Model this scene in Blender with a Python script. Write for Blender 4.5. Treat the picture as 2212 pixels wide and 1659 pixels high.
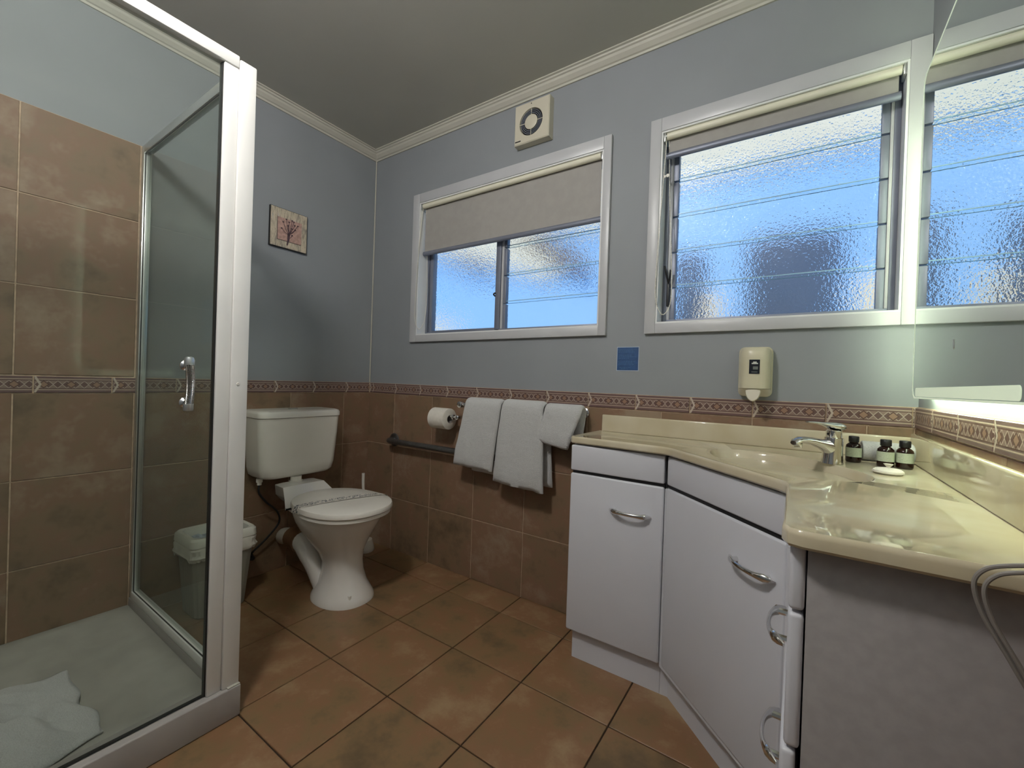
import bpy, bmesh, math, random
from mathutils import Vector, Matrix, noise
random.seed(7)
PI = math.pi
SC = bpy.context.scene
COL = SC.collection
for o in list(bpy.data.objects): bpy.data.objects.remove(o)

# ------------------------------------------------------------------ camera
cam_d = bpy.data.cameras.new('camera'); cam = bpy.data.objects.new('camera', cam_d); COL.objects.link(cam)
R_ = Vector((0.82773976, 0.56009938, 0.03369841)); U_ = Vector((-0.0310556, -0.01423458, 0.99941629)); F_ = Vector((-0.56025213, 0.82830312, -0.00561169))
m = Matrix((R_, U_, -F_)).transposed().to_4x4(); m.translation = Vector((2.1626, -1.6499, 0.9884)); cam.matrix_world = m
cam_d.sensor_fit = 'HORIZONTAL'; cam_d.sensor_width = 36; cam_d.lens = 913.12 / 2212 * 36; cam_d.clip_start = .02
SC.camera = cam

# ------------------------------------------------------------------ world and sun
SKY_STRENGTH = 1.0; SUN_STRENGTH = 4.2; LAMP_STRENGTH = 155.0; LED_STRENGTH = 23.0
w = bpy.data.worlds.new('sky'); SC.world = w; w.use_nodes = True
nt = w.node_tree; nt.nodes.clear()
tc = nt.nodes.new('ShaderNodeTexCoord'); sx = nt.nodes.new('ShaderNodeSeparateXYZ'); cr = nt.nodes.new('ShaderNodeValToRGB')
bg = nt.nodes.new('ShaderNodeBackground'); wo = nt.nodes.new('ShaderNodeOutputWorld')
nt.links.new(tc.outputs['Generated'], sx.inputs[0]); nt.links.new(sx.outputs['Z'], cr.inputs[0]); nt.links.new(cr.outputs[0], bg.inputs[0]); nt.links.new(bg.outputs[0], wo.inputs[0])
e = cr.color_ramp.elements
e[0].position = 0.0; e[0].color = (.15, .52, 1, 1); e[1].position = .75; e[1].color = (.05, .22, .80, 1)
bg.inputs[1].default_value = SKY_STRENGTH
sd = bpy.data.lights.new('sun', 'SUN'); sd.energy = SUN_STRENGTH; sd.angle = .01; sd.color = (1, .9, .76)
sun = bpy.data.objects.new('sun', sd); COL.objects.link(sun)
sun.rotation_euler = Vector((.25, .85, -1.0)).to_track_quat('-Z', 'Y').to_euler()
SC.view_settings.view_transform = 'Standard'; SC.view_settings.look = 'None'; SC.view_settings.gamma = 1; SC.view_settings.exposure = 0.0
SC.view_settings.use_curve_mapping = False

# ------------------------------------------------------------------ helpers
ROOT = {}
def link(o, parent=None):
    COL.objects.link(o)
    if parent: o.parent = parent
    return o
def tag(o, label=None, cat=None, group=None, kind=None):
    if label: o['label'] = label
    if cat: o['category'] = cat
    if group: o['group'] = group
    if kind: o['kind'] = kind
    return o
def thing(name, loc, label=None, cat=None, group=None, kind=None):
    o = bpy.data.objects.new(name, None); o.empty_display_size = .05
    COL.objects.link(o); o.location = loc; ROOT[o.name] = Vector(loc)
    return tag(o, label, cat, group, kind)
def rootloc(p):
    v = Vector((0, 0, 0))
    while p is not None:
        if p.name in ROOT: v = ROOT[p.name]
        p = p.parent
    return v
def obj(name, bm, mat, parent=None, smooth=True, label=None, cat=None, group=None, kind=None, angle=40):
    me = bpy.data.meshes.new(name); off = rootloc(parent)
    if off.length: bmesh.ops.translate(bm, vec=-off, verts=bm.verts)
    bmesh.ops.recalc_face_normals(bm, faces=bm.faces)
    bm.to_mesh(me); bm.free()
    if mat:
        for mm in (mat if isinstance(mat, (list, tuple)) else [mat]): me.materials.append(mm)
    if smooth:
        for p in me.polygons: p.use_smooth = True
        me.set_sharp_from_angle(angle=math.radians(angle))
    o = bpy.data.objects.new(name, me); link(o, parent)
    return tag(o, label, cat, group, kind)
def B(): return bmesh.new()
def box(bm, x0, x1, y0, y1, z0, z1, bev=0, seg=2):
    r = bmesh.ops.create_cube(bm, size=1)
    vs = r['verts']
    for v in vs:
        v.co = Vector(((x0 + x1) / 2 + v.co.x * (x1 - x0), (y0 + y1) / 2 + v.co.y * (y1 - y0), (z0 + z1) / 2 + v.co.z * (z1 - z0)))
    if bev:
        es = list({e for v in vs for e in v.link_edges})
        bmesh.ops.bevel(bm, geom=es, offset=bev, segments=seg, affect='EDGES', profile=.5)
    return bm
def tri_clean(bm): return bm
def prism(bm, pts, z0, z1):
    lo = [bm.verts.new((x, y, z0)) for x, y in pts]; hi = [bm.verts.new((x, y, z1)) for x, y in pts]
    n = len(pts)
    bm.faces.new(lo[::-1]); bm.faces.new(hi)
    for i in range(n): bm.faces.new((lo[i], lo[(i + 1) % n], hi[(i + 1) % n], hi[i]))
    return bm
def loft(bm, rings, cap=True, close=True):
    R = [[bm.verts.new(p) for p in r] for r in rings]
    n = len(R[0])
    for a, b in zip(R, R[1:]):
        for i in range(n if close else n - 1):
            j = (i + 1) % n; bm.faces.new((a[i], a[j], b[j], b[i]))
    if cap:
        bm.faces.new(R[0][::-1]); bm.faces.new(R[-1])
    return R
def ell(cx, cy, rx, ry, z, n=40, p=2.0, rot=0, egg=0):
    out = []
    for i in range(n):
        t = 2 * PI * i / n; c, s = math.cos(t), math.sin(t)
        x = rx * math.copysign(abs(c) ** (2 / p), c); y = ry * math.copysign(abs(s) ** (2 / p), s)
        y *= 1 - egg * x / rx
        out.append(Vector((cx + x * math.cos(rot) - y * math.sin(rot), cy + x * math.sin(rot) + y * math.cos(rot), z)))
    return out
def rrect(cx, cy, hx, hy, r, z, k=5):
    out = []
    for (sx_, sy_, a0) in ((1, 1, 0), (-1, 1, 90), (-1, -1, 180), (1, -1, 270)):
        for i in range(k + 1):
            a = math.radians(a0 + 90 * i / k)
            out.append(Vector((cx + sx_ * (hx - r) + r * math.cos(a), cy + sy_ * (hy - r) + r * math.sin(a), z)))
    return out
def catmull(pts, k=6):
    P = [Vector(p) for p in pts]; out = []
    for i in range(len(P) - 1):
        p0 = P[max(i - 1, 0)]; p1 = P[i]; p2 = P[i + 1]; p3 = P[min(i + 2, len(P) - 1)]
        for j in range(k):
            t = j / k
            out.append(.5 * ((2 * p1) + (-p0 + p2) * t + (2 * p0 - 5 * p1 + 4 * p2 - p3) * t * t + (-p0 + 3 * p1 - 3 * p2 + p3) * t ** 3))
    out.append(P[-1]); return out
def tube(bm, pts, r, seg=10, smooth=0, flat=1.0, ref=None):
    """sweep a circle (or ellipse: flat = second radius factor) along pts; r is a number or a function of 0..1"""
    P = catmull(pts, smooth) if smooth else [Vector(p) for p in pts]
    n = len(P); rings = []; nrm = None
    for i, p in enumerate(P):
        d = (P[min(i + 1, n - 1)] - P[max(i - 1, 0)]).normalized()
        if nrm is None:
            a = Vector(ref) if ref else (Vector((0, 0, 1)) if abs(d.z) < .9 else Vector((1, 0, 0)))
            nrm = (a - d * a.dot(d)).normalized()
        else: nrm = (nrm - d * nrm.dot(d)).normalized()
        b = d.cross(nrm); rr = r(i / (n - 1)) if callable(r) else r
        rings.append([p + (nrm * math.cos(2 * PI * k / seg) * flat + b * math.sin(2 * PI * k / seg)) * rr for k in range(seg)])
    loft(bm, rings); return bm
def lathe(bm, prof, c, axis='z', seg=24):
    """prof: (radius, height) pairs"""
    c = Vector(c); rings = []
    for r, h in prof:
        ring = []
        for k in range(seg):
            a = 2 * PI * k / seg; u, v = max(r, 1e-5) * math.cos(a), max(r, 1e-5) * math.sin(a)
            ring.append(c + {'z': Vector((u, v, h)), 'y': Vector((u, h, v)), 'x': Vector((h, u, v))}[axis])
        rings.append(ring)
    loft(bm, rings); return bm
def rot_bm(bm, M, verts=None): bmesh.ops.transform(bm, matrix=M, verts=verts or bm.verts)

# ------------------------------------------------------------------ materials
class S:
    """a socket with arithmetic"""
    def __init__(s, nt, sock): s.nt, s.s = nt, sock
    def op(s, o, *a):
        n = s.nt.nodes.new('ShaderNodeMath'); n.operation = o
        for i, v in enumerate((s,) + a):
            if isinstance(v, S): s.nt.links.new(v.s, n.inputs[i])
            else: n.inputs[i].default_value = v
        return S(s.nt, n.outputs[0])
    def __add__(s, o): return s.op('ADD', o)
    def __sub__(s, o): return s.op('SUBTRACT', o)
    def __mul__(s, o): return s.op('MULTIPLY', o)
    def __truediv__(s, o): return s.op('DIVIDE', o)
    def abs(s): return s.op('ABSOLUTE')
    def fract(s): return s.op('FRACT')
    def lt(s, v): return s.op('LESS_THAN', v)
    def gt(s, v): return s.op('GREATER_THAN', v)
    def mx(s, v): return s.op('MAXIMUM', v)
    def mn(s, v): return s.op('MINIMUM', v)
class Mat:
    def __init__(s, name, col=(.8, .8, .8), rough=.5, metal=0, spec=None, **kw):
        s.m = bpy.data.materials.new(name); s.m.use_nodes = True; s.nt = s.m.node_tree
        s.b = s.nt.nodes['Principled BSDF']; s.b.inputs['Base Color'].default_value = (*col, 1)
        s.b.inputs['Roughness'].default_value = rough; s.b.inputs['Metallic'].default_value = metal
        if spec is not None: s.b.inputs['Specular IOR Level'].default_value = spec
        for k, v in kw.items(): s.b.inputs[k.replace('_', ' ')].default_value = v
    def coord(s, kind='Object'):
        if kind == 'World': return s.nt.nodes.new('ShaderNodeNewGeometry').outputs['Position']
        return s.nt.nodes.new('ShaderNodeTexCoord').outputs[kind]
    def xyz(s, kind='Object'):
        n = s.nt.nodes.new('ShaderNodeSeparateXYZ'); s.nt.links.new(s.coord(kind), n.inputs[0]); return [S(s.nt, o) for o in n.outputs]
    def noise(s, scale, detail=3, rough=.5, vec=None, rnd=0, stretch=None, kind='World'):
        n = s.nt.nodes.new('ShaderNodeTexNoise'); n.inputs['Scale'].default_value = scale; n.inputs['Detail'].default_value = detail; n.inputs['Roughness'].default_value = rough
        v = vec or s.coord(kind)
        if stretch:
            mp = s.nt.nodes.new('ShaderNodeMapping'); mp.inputs['Scale'].default_value = stretch; s.nt.links.new(v, mp.inputs[0]); v = mp.outputs[0]
        if rnd:
            oi = s.nt.nodes.new('ShaderNodeObjectInfo'); mu = s.nt.nodes.new('ShaderNodeMath'); mu.operation = 'MULTIPLY'; mu.inputs[1].default_value = rnd
            s.nt.links.new(oi.outputs['Random'], mu.inputs[0]); ad = s.nt.nodes.new('ShaderNodeVectorMath'); s.nt.links.new(v, ad.inputs[0]); s.nt.links.new(mu.outputs[0], ad.inputs[1]); v = ad.outputs[0]
        s.nt.links.new(v, n.inputs[0]); return S(s.nt, n.outputs[0])
    def ramp(s, fac, stops):
        n = s.nt.nodes.new('ShaderNodeValToRGB'); s.nt.links.new(fac.s, n.inputs[0]); el = n.color_ramp.elements
        while len(el) < len(stops): el.new(.5)
        for e_, (p, c) in zip(el, stops): e_.position = p; e_.color = (*c, 1)
        return n.outputs[0]
    def mix(s, fac, a, b):
        n = s.nt.nodes.new('ShaderNodeMix'); n.data_type = 'RGBA'
        if isinstance(fac, S): s.nt.links.new(fac.s, n.inputs[0])
        else: n.inputs[0].default_value = fac
        for v, i in ((a, 6), (b, 7)):
            if isinstance(v, (tuple, list)): n.inputs[i].default_value = (*v, 1)
            else: s.nt.links.new(v, n.inputs[i])
        return n.outputs[2]
    def color(s, sock): s.nt.links.new(sock, s.b.inputs['Base Color']); return s
    def bump(s, h, strength=.3, dist=.002):
        n = s.nt.nodes.new('ShaderNodeBump'); n.inputs['Strength'].default_value = strength; n.inputs['Distance'].default_value = dist
        s.nt.links.new(h.s, n.inputs['Height']); s.nt.links.new(n.outputs[0], s.b.inputs['Normal']); return s
def plain(name, col, rough=.5, metal=0, var=.06, scale=6, bump=0, bscale=200, **kw):
    M = Mat(name, col, rough, metal, **kw)
    if var:
        f = M.noise(scale, 3); a = tuple(c * (1 - var) for c in col); b = tuple(min(1, c * (1 + var)) for c in col)
        M.color(M.ramp(f, [(.35, a), (.65, b)]))
    if bump: M.bump(M.noise(bscale, 2), bump, .001)
    return M.m

m_wall = plain('blue_grey_wall_paint', (.268, .285, .300), .62, var=.03, scale=3, bump=.08, bscale=350)
m_ceil = plain('ceiling_paint', (.50, .49, .44), .8, var=.03, scale=2)
m_corn = plain('cornice_paint', (.52, .50, .43), .55, var=.04, scale=5)
m_wtrim = plain('white_gloss_trim', (.52, .525, .54), .35, var=.03)
m_wreveal = plain('white_reveal_paint', (.78, .79, .78), .35, var=.03)
m_alu = plain('grey_aluminium', (.23, .25, .31), .45, .35, var=.05)
m_alu_w = plain('white_powder_coated_aluminium', (.80, .79, .76), .3, var=.03)
m_silver = plain('silver_aluminium', (.62, .64, .62), .3, .85, var=.05)
m_black = plain('black_rubber', (.012, .012, .012), .5, var=0)
m_cab = plain('white_melamine', (.64, .645, .69), .35, var=.02, scale=4)
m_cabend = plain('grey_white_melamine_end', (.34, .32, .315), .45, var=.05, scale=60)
m_chrome = plain('chrome', (.78, .78, .78), .08, 1, var=0)
m_steel = plain('dull_steel', (.20, .20, .20), .35, .9, var=.1, scale=40)
m_ceramic = plain('white_ceramic', (.74, .71, .66), .12, var=.03, scale=4)
m_plastic = plain('white_plastic', (.76, .73, .66), .25, var=.03, scale=4)
m_cream = plain('cream_plastic', (.62, .58, .42), .28, var=.03)
m_fan = plain('aged_cream_plastic', (.60, .56, .45), .4, var=.03)
m_dark = plain('near_black_fill', (.01, .01, .012), .5, var=0)  # near black: paints shade in the gaps and fan, plus small dark marks
m_bin = plain('grey_ribbed_plastic', (.30, .28, .23), .5, var=.05)
m_tray = plain('white_acrylic', (.40, .39, .35), .4, var=.08, scale=9)
m_kerb = plain('white_kerb_acrylic', (.38, .36, .34), .4, var=.05, scale=9)
m_grout_f = plain('dark_brown_grout', (.035, .018, .008), .9, var=.2, scale=40)
m_grout_w = plain('beige_grout', (.50, .37, .26), .9, var=.15, scale=40)
m_paper = plain('tissue_paper', (.74, .70, .62), .85, var=.04, scale=60, bump=.2, bscale=500)
m_pink = plain('dusty_pink_print', (.44, .28, .235), .8, var=.18, scale=70)
m_stem = plain('dark_purple_print', (.07, .04, .05), .8, var=.2, scale=90)
m_cord = plain('grey_flex', (.22, .20, .18), .4, var=.05)
m_rubber = plain('brown_rubber', (.16, .08, .035), .6, var=.1, scale=20)

def tile_mat(name, stops, rough, scale=7, dark=.5):
    M = Mat(name, rough=rough)
    f1 = M.noise(scale, 5, .62, rnd=23); f2 = M.noise(scale * .45, 3, .5, rnd=11); f3 = M.noise(60, 3, .6)
    f = f1 * .6 + f2 * .35 + f3 * .08
    oi = M.nt.nodes.new('ShaderNodeObjectInfo'); f = f + (S(M.nt, oi.outputs['Random']) - .5) * .06
    M.color(M.ramp(f, stops)); M.bump(f3, .12, .001)
    return M.m
m_tile_f = tile_mat('terracotta_floor_tile', [(.36, (.135, .090, .045)), (.48, (.225, .140, .066)), (.55, (.25, .132, .066)), (.66, (.33, .22, .118))], .42)
m_tile_w = tile_mat('brown_wall_tile', [(.36, (.125, .084, .048)), (.48, (.21, .136, .078)), (.55, (.225, .130, .078)), (.66, (.29, .21, .14))], .62)

def dado_mat():
    M = Mat('relief_border_tile', rough=.35)
    x, y, z = M.xyz('Object')
    u = x / .2; v = z / .057; c = (v - .5).abs()
    n = M.noise(90, 2)
    # border stripes
    edge = c.gt(.37); pale = c.gt(.30) * c.lt(.345); line = c.gt(.225) * c.lt(.26)
    # lattice of diamonds with a big one in each third
    k = (u * 9).fract(); d = (k - .5).abs() * 2 + c * 4.6
    dia = d.lt(.92); rim = d.gt(.92) * d.lt(1.15)
    k3 = (u * 3 + .17).fract(); d3 = (k3 - .5).abs() * 3.4 + c * 3.0
    big = d3.lt(.52); brim = d3.gt(.52) * d3.lt(.72)
    inner = c.lt(.24)
    ch = (u - .070 + c * .13).abs().lt(.016)
    base = M.mix(inner, (.18, .12, .105), (.25, .175, .145))
    col = M.mix(dia * inner, base, (.12, .065, .055))
    col = M.mix(rim * inner, col, (.46, .38, .32))
    col = M.mix(brim * inner, col, (.08, .035, .025))
    col = M.mix(big * inner, col, (.30, .18, .12))
    col = M.mix(line, col, (.09, .04, .03))
    col = M.mix(pale, col, (.50, .39, .30))
    col = M.mix(edge, col, (.14, .080, .078))
    col = M.mix(ch, col, (.56, .48, .40))
    col = M.mix(n * .30, col, (.20, .13, .11))
    M.color(col)
    h = big * inner * 1.0 + rim * inner * .7 + ch * 1.2 + pale * .8 + edge * .5
    M.bump(h, .6, .0015)
    return M.m
m_dado = dado_mat()

def marble_mat():
    M = Mat('cream_cultured_marble', rough=.04)
    f = M.noise(7, 3, .5); M.color(M.ramp(f, [(.35, (.54, .47, .32)), (.65, (.62, .56, .42))]))
    M.b.inputs['Coat Weight'].default_value = .3; M.b.inputs['Coat Roughness'].default_value = .04
    return M.m
m_marble = marble_mat()
def towel_mat():
    M = Mat('white_terry', (.66, .66, .65), .95); f = M.noise(420, 3, .7); g = M.noise(30, 3)
    M.color(M.ramp(f, [(.3, (.58, .58, .57)), (.7, (.78, .78, .77))])); M.bump(f * .8 + g * .9, .9, .006); M.b.inputs['Sheen Weight'].default_value = .3
    return M.m
m_towel = towel_mat()
def clear_glass():
    mt = bpy.data.materials.new('clear_shower_glass'); mt.use_nodes = True; n = mt.node_tree; n.nodes.clear()
    t = n.nodes.new('ShaderNodeBsdfTransparent'); t.inputs[0].default_value = (.965, .985, .965, 1); g = n.nodes.new('ShaderNodeBsdfGlossy'); g.inputs['Roughness'].default_value = .02; g.inputs[0].default_value = (.38, .42, .40, 1)
    lw = n.nodes.new('ShaderNodeLayerWeight'); lw.inputs[0].default_value = .5; f5 = (S(n, lw.outputs['Facing']).op('POWER', 5.0) * .9 + .02); x = n.nodes.new('ShaderNodeMixShader'); o = n.nodes.new('ShaderNodeOutputMaterial')
    n.links.new(f5.s, x.inputs[0]); n.links.new(t.outputs[0], x.inputs[1]); n.links.new(g.outputs[0], x.inputs[2]); df = n.nodes.new('ShaderNodeBsdfDiffuse'); df.inputs[0].default_value = (.55, .60, .56, 1); x2 = n.nodes.new('ShaderNodeMixShader'); x2.inputs[0].default_value = .02; n.links.new(x.outputs[0], x2.inputs[1]); n.links.new(df.outputs[0], x2.inputs[2]); n.links.new(x2.outputs[0], o.inputs[0]); return mt
m_glass = clear_glass()
def obscure_glass():
    mt = bpy.data.materials.new('pebbled_obscure_glass'); mt.use_nodes = True; n = mt.node_tree; n.nodes.clear()
    g = n.nodes.new('ShaderNodeBsdfGlass'); g.inputs['Roughness'].default_value = .07; g.inputs['IOR'].default_value = 1.30; g.inputs[0].default_value = (.97, 1, 1, 1)
    geo = n.nodes.new('ShaderNodeNewGeometry'); no = n.nodes.new('ShaderNodeTexNoise'); no.inputs['Scale'].default_value = 140; no.inputs['Detail'].default_value = 1.5
    b = n.nodes.new('ShaderNodeBump'); b.inputs['Strength'].default_value = .55; b.inputs['Distance'].default_value = .003; o = n.nodes.new('ShaderNodeOutputMaterial')
    n.links.new(geo.outputs['Position'], no.inputs[0]); n.links.new(no.outputs[0], b.inputs['Height']); n.links.new(b.outputs[0], g.inputs['Normal']); n.links.new(g.outputs[0], o.inputs[0]); return mt
m_obs = obscure_glass()
def emis(name, col, st):
    mt = bpy.data.materials.new(name); mt.use_nodes = True; b = mt.node_tree.nodes['Principled BSDF']; b.inputs['Base Color'].default_value = (*col, 1)
    b.inputs['Emission Color'].default_value = (*col, 1); b.inputs['Emission Strength'].default_value = st; return mt
m_lamp = emis('warm_lamp_diffuser', (1, .975, .95), LAMP_STRENGTH)
m_led = emis('green_white_led', (.88, 1, .74), LED_STRENGTH)
m_ledband = emis('frosted_band_and_edge_glow', (.62, .70, .54), .50)  # lights the frosted band; on the glass edge it paints LED glow
m_mirror = plain('mirror_silver', (.86, .90, .87), .01, 1, var=0)

# ------------------------------------------------------------------ room shell
W, H, YB, T = 2.449, 2.34, -2.02, .10
GX, GY = .5371, -.1661                         # tile grid phase
ZR = (0.0, .297, .598, .894); ZD0, ZD1 = .894, .954
W1 = (.400, 1.473, 1.228, 1.957); W2 = (1.704, 2.402, 1.228, 1.957)

floor = obj('floor', box(B(), -T, W + T, YB - T, T, -.10, -.004), m_grout_f, kind='structure')
ceiling = obj('ceiling', box(B(), -T, W + T, YB - T, T, H, H + .1), m_ceil, kind='structure')
bm = B()
xs = [-T, W1[0], W1[1], W2[0], W2[1], W + T]
box(bm, -T, W + T, 0, T, -.1, W1[2]); box(bm, -T, W + T, 0, T, W1[3], H)
for a, b in ((0, 1), (2, 3), (4, 5)): box(bm, xs[a], xs[b], 0, T, W1[2], W1[3])
wall_back = obj('wall_back', bm, m_wall, kind='structure', smooth=False)
wall_left = obj('wall_left', box(B(), -T, 0, YB, 0, -.1, H), m_wall, kind='structure', smooth=False)
wall_right = obj('wall_right', box(B(), W, W + T, YB, 0, -.1, H), m_wall, kind='structure', smooth=False)
wall_front = obj('wall_front', box(B(), -T, W + T, YB - T, YB, -.1, H), m_wall, kind='structure', smooth=False)
obj('grout', box(B(), .002, W - .002, -.004, 0, 0, ZD1), m_grout_w, wall_back, smooth=False)
bm = box(B(), 0, .004, -1.10, -.004, 0, ZD1); box(bm, 0, .004, YB, -1.10, 0, 1.862); obj('grout', bm, m_grout_w, wall_left, smooth=False)
obj('grout', box(B(), W - .004, W, YB, -.004, 0, ZD1), m_grout_w, wall_right, smooth=False)

_mc = {}
def tile_mesh(kind, a, b, t, bev, mat):
    key = (kind, round(a, 3), round(b, 3))
    if key in _mc: return _mc[key]
    bm = B()
    if kind == 'f': loops = [[(0, 0, -t), (a, 0, -t), (a, b, -t), (0, b, -t)], [(0, 0, -bev), (a, 0, -bev), (a, b, -bev), (0, b, -bev)], [(bev, bev, 0), (a - bev, bev, 0), (a - bev, b - bev, 0), (bev, b - bev, 0)]]
    else: loops = [[(0, 0, 0), (a, 0, 0), (a, 0, b), (0, 0, b)], [(0, -t + bev, 0), (a, -t + bev, 0), (a, -t + bev, b), (0, -t + bev, b)], [(bev, -t, bev), (a - bev, -t, bev), (a - bev, -t, b - bev), (bev, -t, b - bev)]]
    loft(bm, [[Vector(p) for p in l] for l in loops]); bmesh.ops.recalc_face_normals(bm, faces=bm.faces)
    me = bpy.data.meshes.new('tile'); bm.to_mesh(me); bm.free(); me.materials.append(mat); _mc[key] = me; return me
def cuts(lo, hi, phase, step):
    k = math.ceil((lo - phase) / step - 1e-6); v = [lo]
    while phase + k * step < hi - 1e-6:
        if phase + k * step > lo + .004: v.append(phase + k * step)
        k += 1
    return v + [hi]
J = .0022
# floor tiles
fx = cuts(.0, W, GX, .3); fy = cuts(YB, 0, GY, .3)
for x0, x1 in zip(fx, fx[1:]):
    for y0, y1 in zip(fy, fy[1:]):
        if x1 < .80 and y1 < -1.12: continue                   # under the shower tray
        if x0 > 1.62 and y0 > -.24: continue                   # behind the vanity plinth
        if x0 > 2.25 and y0 > -.90: continue
        o = bpy.data.objects.new('tile', tile_mesh('f', x1 - x0 - 2 * J, y1 - y0 - 2 * J, .006, .0012, m_tile_f)); link(o, floor)
        o.location = (x0 + J, y0 + J, random.uniform(-.0003, .0003))
# wall tiles: side gives origin and rotation
SIDE = {'back': (wall_back, lambda u, z: (u, 0, z), 0), 'left': (wall_left, lambda u, z: (0, u, z), PI / 2), 'right': (wall_right, lambda u, z: (W, u, z), -PI / 2)}
JW = .0020
def wtile(side, u0, u1, z0, z1, mat=m_tile_w, kind='w', name='tile', full=None):
    par, f, r = SIDE[side]
    a = u1 - u0 - 2 * JW; b = z1 - z0 - 2 * JW
    me = tile_mesh(kind, a, b, .007 if kind == 'w' else .009, .0012, mat)
    o = bpy.data.objects.new(name, me); link(o, par); o.rotation_euler.z = r
    o.location = f((u0 + JW) if side != 'right' else (u1 - JW), z0 + JW)
bx = cuts(.007, W - .007, GX, .3)
for x0, x1 in zip(bx, bx[1:]):
    for z0, z1 in zip(ZR, ZR[1:]):
        if x0 > 1.52 and z1 < .8: continue
        wtile('back', x0, x1, z0, z1)
ly = cuts(YB, -.0, -.178, .309)
ly = [YB, -1.715, -1.416, -1.106, -.793, -.485, -.178, 0]
for y0, y1 in zip(ly, ly[1:]):
    for z0, z1 in zip(ZR, ZR[1:]): wtile('left', y0, y1, z0, z1)
    if y1 < -1.10 or y0 < -1.2:
        for z0, z1 in zip((.955, 1.259, 1.562), (1.259, 1.562, 1.862)): wtile('left', y0, y1, z0, z1)
ry = [-1.545, -1.245, -.945, -.645, -.345, -.045, -.007]
for y0, y1 in zip(ry, ry[1:]):
    for z0, z1 in zip(ZR, ZR[1:]):
        if z1 < .8 and y1 > -.9: continue
        wtile('right', y0, y1, z0, z1)
for a, b in zip(*(lambda c: (c, c[1:]))(cuts(.009, W - .009, GX + .1, .2))): wtile('back', a, b, ZD0, ZD1, m_dado, 'd', 'border_tile')
lyd = cuts(YB, -.009, -.171, .2)
for a, b in zip(lyd, lyd[1:]): wtile('left', a, b, ZD0, ZD1, m_dado, 'd', 'border_tile')
ryd = cuts(-1.6, -.009, -.195, .2)
for a, b in zip(ryd, ryd[1:]): wtile('right', a, b, ZD0, ZD1, m_dado, 'd', 'border_tile')

# cornice: profile out from wall (d) and height (z)
cp = [(0, 2.292), (.006, 2.292), (.008, 2.300), (.014, 2.303), (.026, 2.316), (.030, 2.324), (.036, 2.327), (.038, 2.333), (.046, 2.335), (.046, 2.3405), (0, 2.3405)]
def cornice(name, a, b, n, mit0, mit1):
    bm = B(); a = Vector(a); b = Vector(b); n = Vector(n); d = (b - a).normalized()
    loft(bm, [[a + n * q + d * q * mit0 + Vector((0, 0, z)) for q, z in cp], [b + n * q - d * q * mit1 + Vector((0, 0, z)) for q, z in cp]])
    return obj(name, bm, m_corn, kind='structure', smooth=False)
obj('trim_5', tube(B(), [(.004, -.004, .957), (.004, -.004, 2.294)], .0035, 8), m_corn, kind='structure')
cornice('trim_1', (0, 0, 0), (W, 0, 0), (0, -1, 0), 1, 1)
cornice('trim_2', (0, YB, 0), (0, 0, 0), (1, 0, 0), 1, 1)
cornice('trim_3', (W, 0, 0), (W, YB, 0), (-1, 0, 0), 1, 1)
cornice('trim_4', (W, YB, 0), (0, YB, 0), (0, 1, 0), 1, 1)

# ------------------------------------------------------------------ windows
def frame_ring(bm, x0, x1, z0, z1, w, y0, y1, bev=.003, wr=None, wl=None):
    wl = w if wl is None else wl; wr = w if wr is None else wr
    for q in ((x0, x0 + wl, z0, z1), (x1 - wr, x1, z0, z1), (x0 + wl, x1 - wr, z0, z0 + w), (x0 + wl, x1 - wr, z1 - w, z1)):
        box(bm, q[0], q[1], y0, y1, q[2], q[3], bev)
def blade(x0, x1, z0, h):
    bm = B(); t = .004
    # leaning louvre: bottom edge to the outside
    pr = [(.074, z0), (.078, z0 + .001), (.066 + t, z0 + h), (.066, z0 + h)]
    loft(bm, [[Vector((x0, y, z)) for y, z in pr], [Vector((x1, y, z)) for y, z in pr]])
    return bm
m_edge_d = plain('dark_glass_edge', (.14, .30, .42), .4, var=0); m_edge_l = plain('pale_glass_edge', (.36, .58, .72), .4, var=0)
LZ = [1.237, 1.374, 1.512, 1.650, 1.788, 1.926]
def louvres(par, x0, x1, top):
    zs = [z for z in LZ if z < top - .03]
    for i, z in enumerate(zs):
        h = min(.150, top - z)
        obj('louvre_blade', blade(x0, x1, z, h), m_obs, par, smooth=False)
        if i: obj('blade_edge', box(B(), x0, x1, .0725, .0738, z - .0003, z + .0014), m_edge_d, par, smooth=False)
        if z + h < top - .01: obj('blade_edge', box(B(), x0, x1, .0640, .0658, z + h - .0030, z + h), m_edge_l, par, smooth=False)
    for i, z in enumerate(zs):
        h = min(.134, top - z)
        for xa, xb in ((x0 - .016, x0 + .004), (x1 - .004, x1 + .016)):
            bm = box(B(), xa, xb, .058, .084, z + .002, z + h, .002); obj('louvre_clip', bm, m_alu, par)
def window(name, outer, hole, right_open=False):
    x0, x1, z0, z1 = hole; o = thing(name, ((x0 + x1) / 2, 0, z0), kind='structure')
    bm = B(); ox0, ox1, oz0, oz1 = outer
    box(bm, ox0, x0, -.016, 0, oz0, oz1, .002); box(bm, x1, ox1, -.016, 0, oz0, oz1, .002)
    box(bm, x0, x1, -.016, 0, oz0, z0, .002); box(bm, x0, x1, -.016, 0, z1, oz1, .002)
    obj('casing', bm, m_wtrim, o)
    bm = B(); frame_ring(bm, x0, x1, z0, z1, .006, -.012, .11, 0); obj('reveal_lining', bm, m_wreveal, o, smooth=False)
    bm = B(); frame_ring(bm, x0 + .006, x1 - .006, z0 + .006, z1 - .006, .016, .050, .10, .002); obj('window_frame', bm, m_alu, o)
    return o
w1 = window('window_1', (.352, 1.506, 1.190, 2.008), W1)
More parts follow.
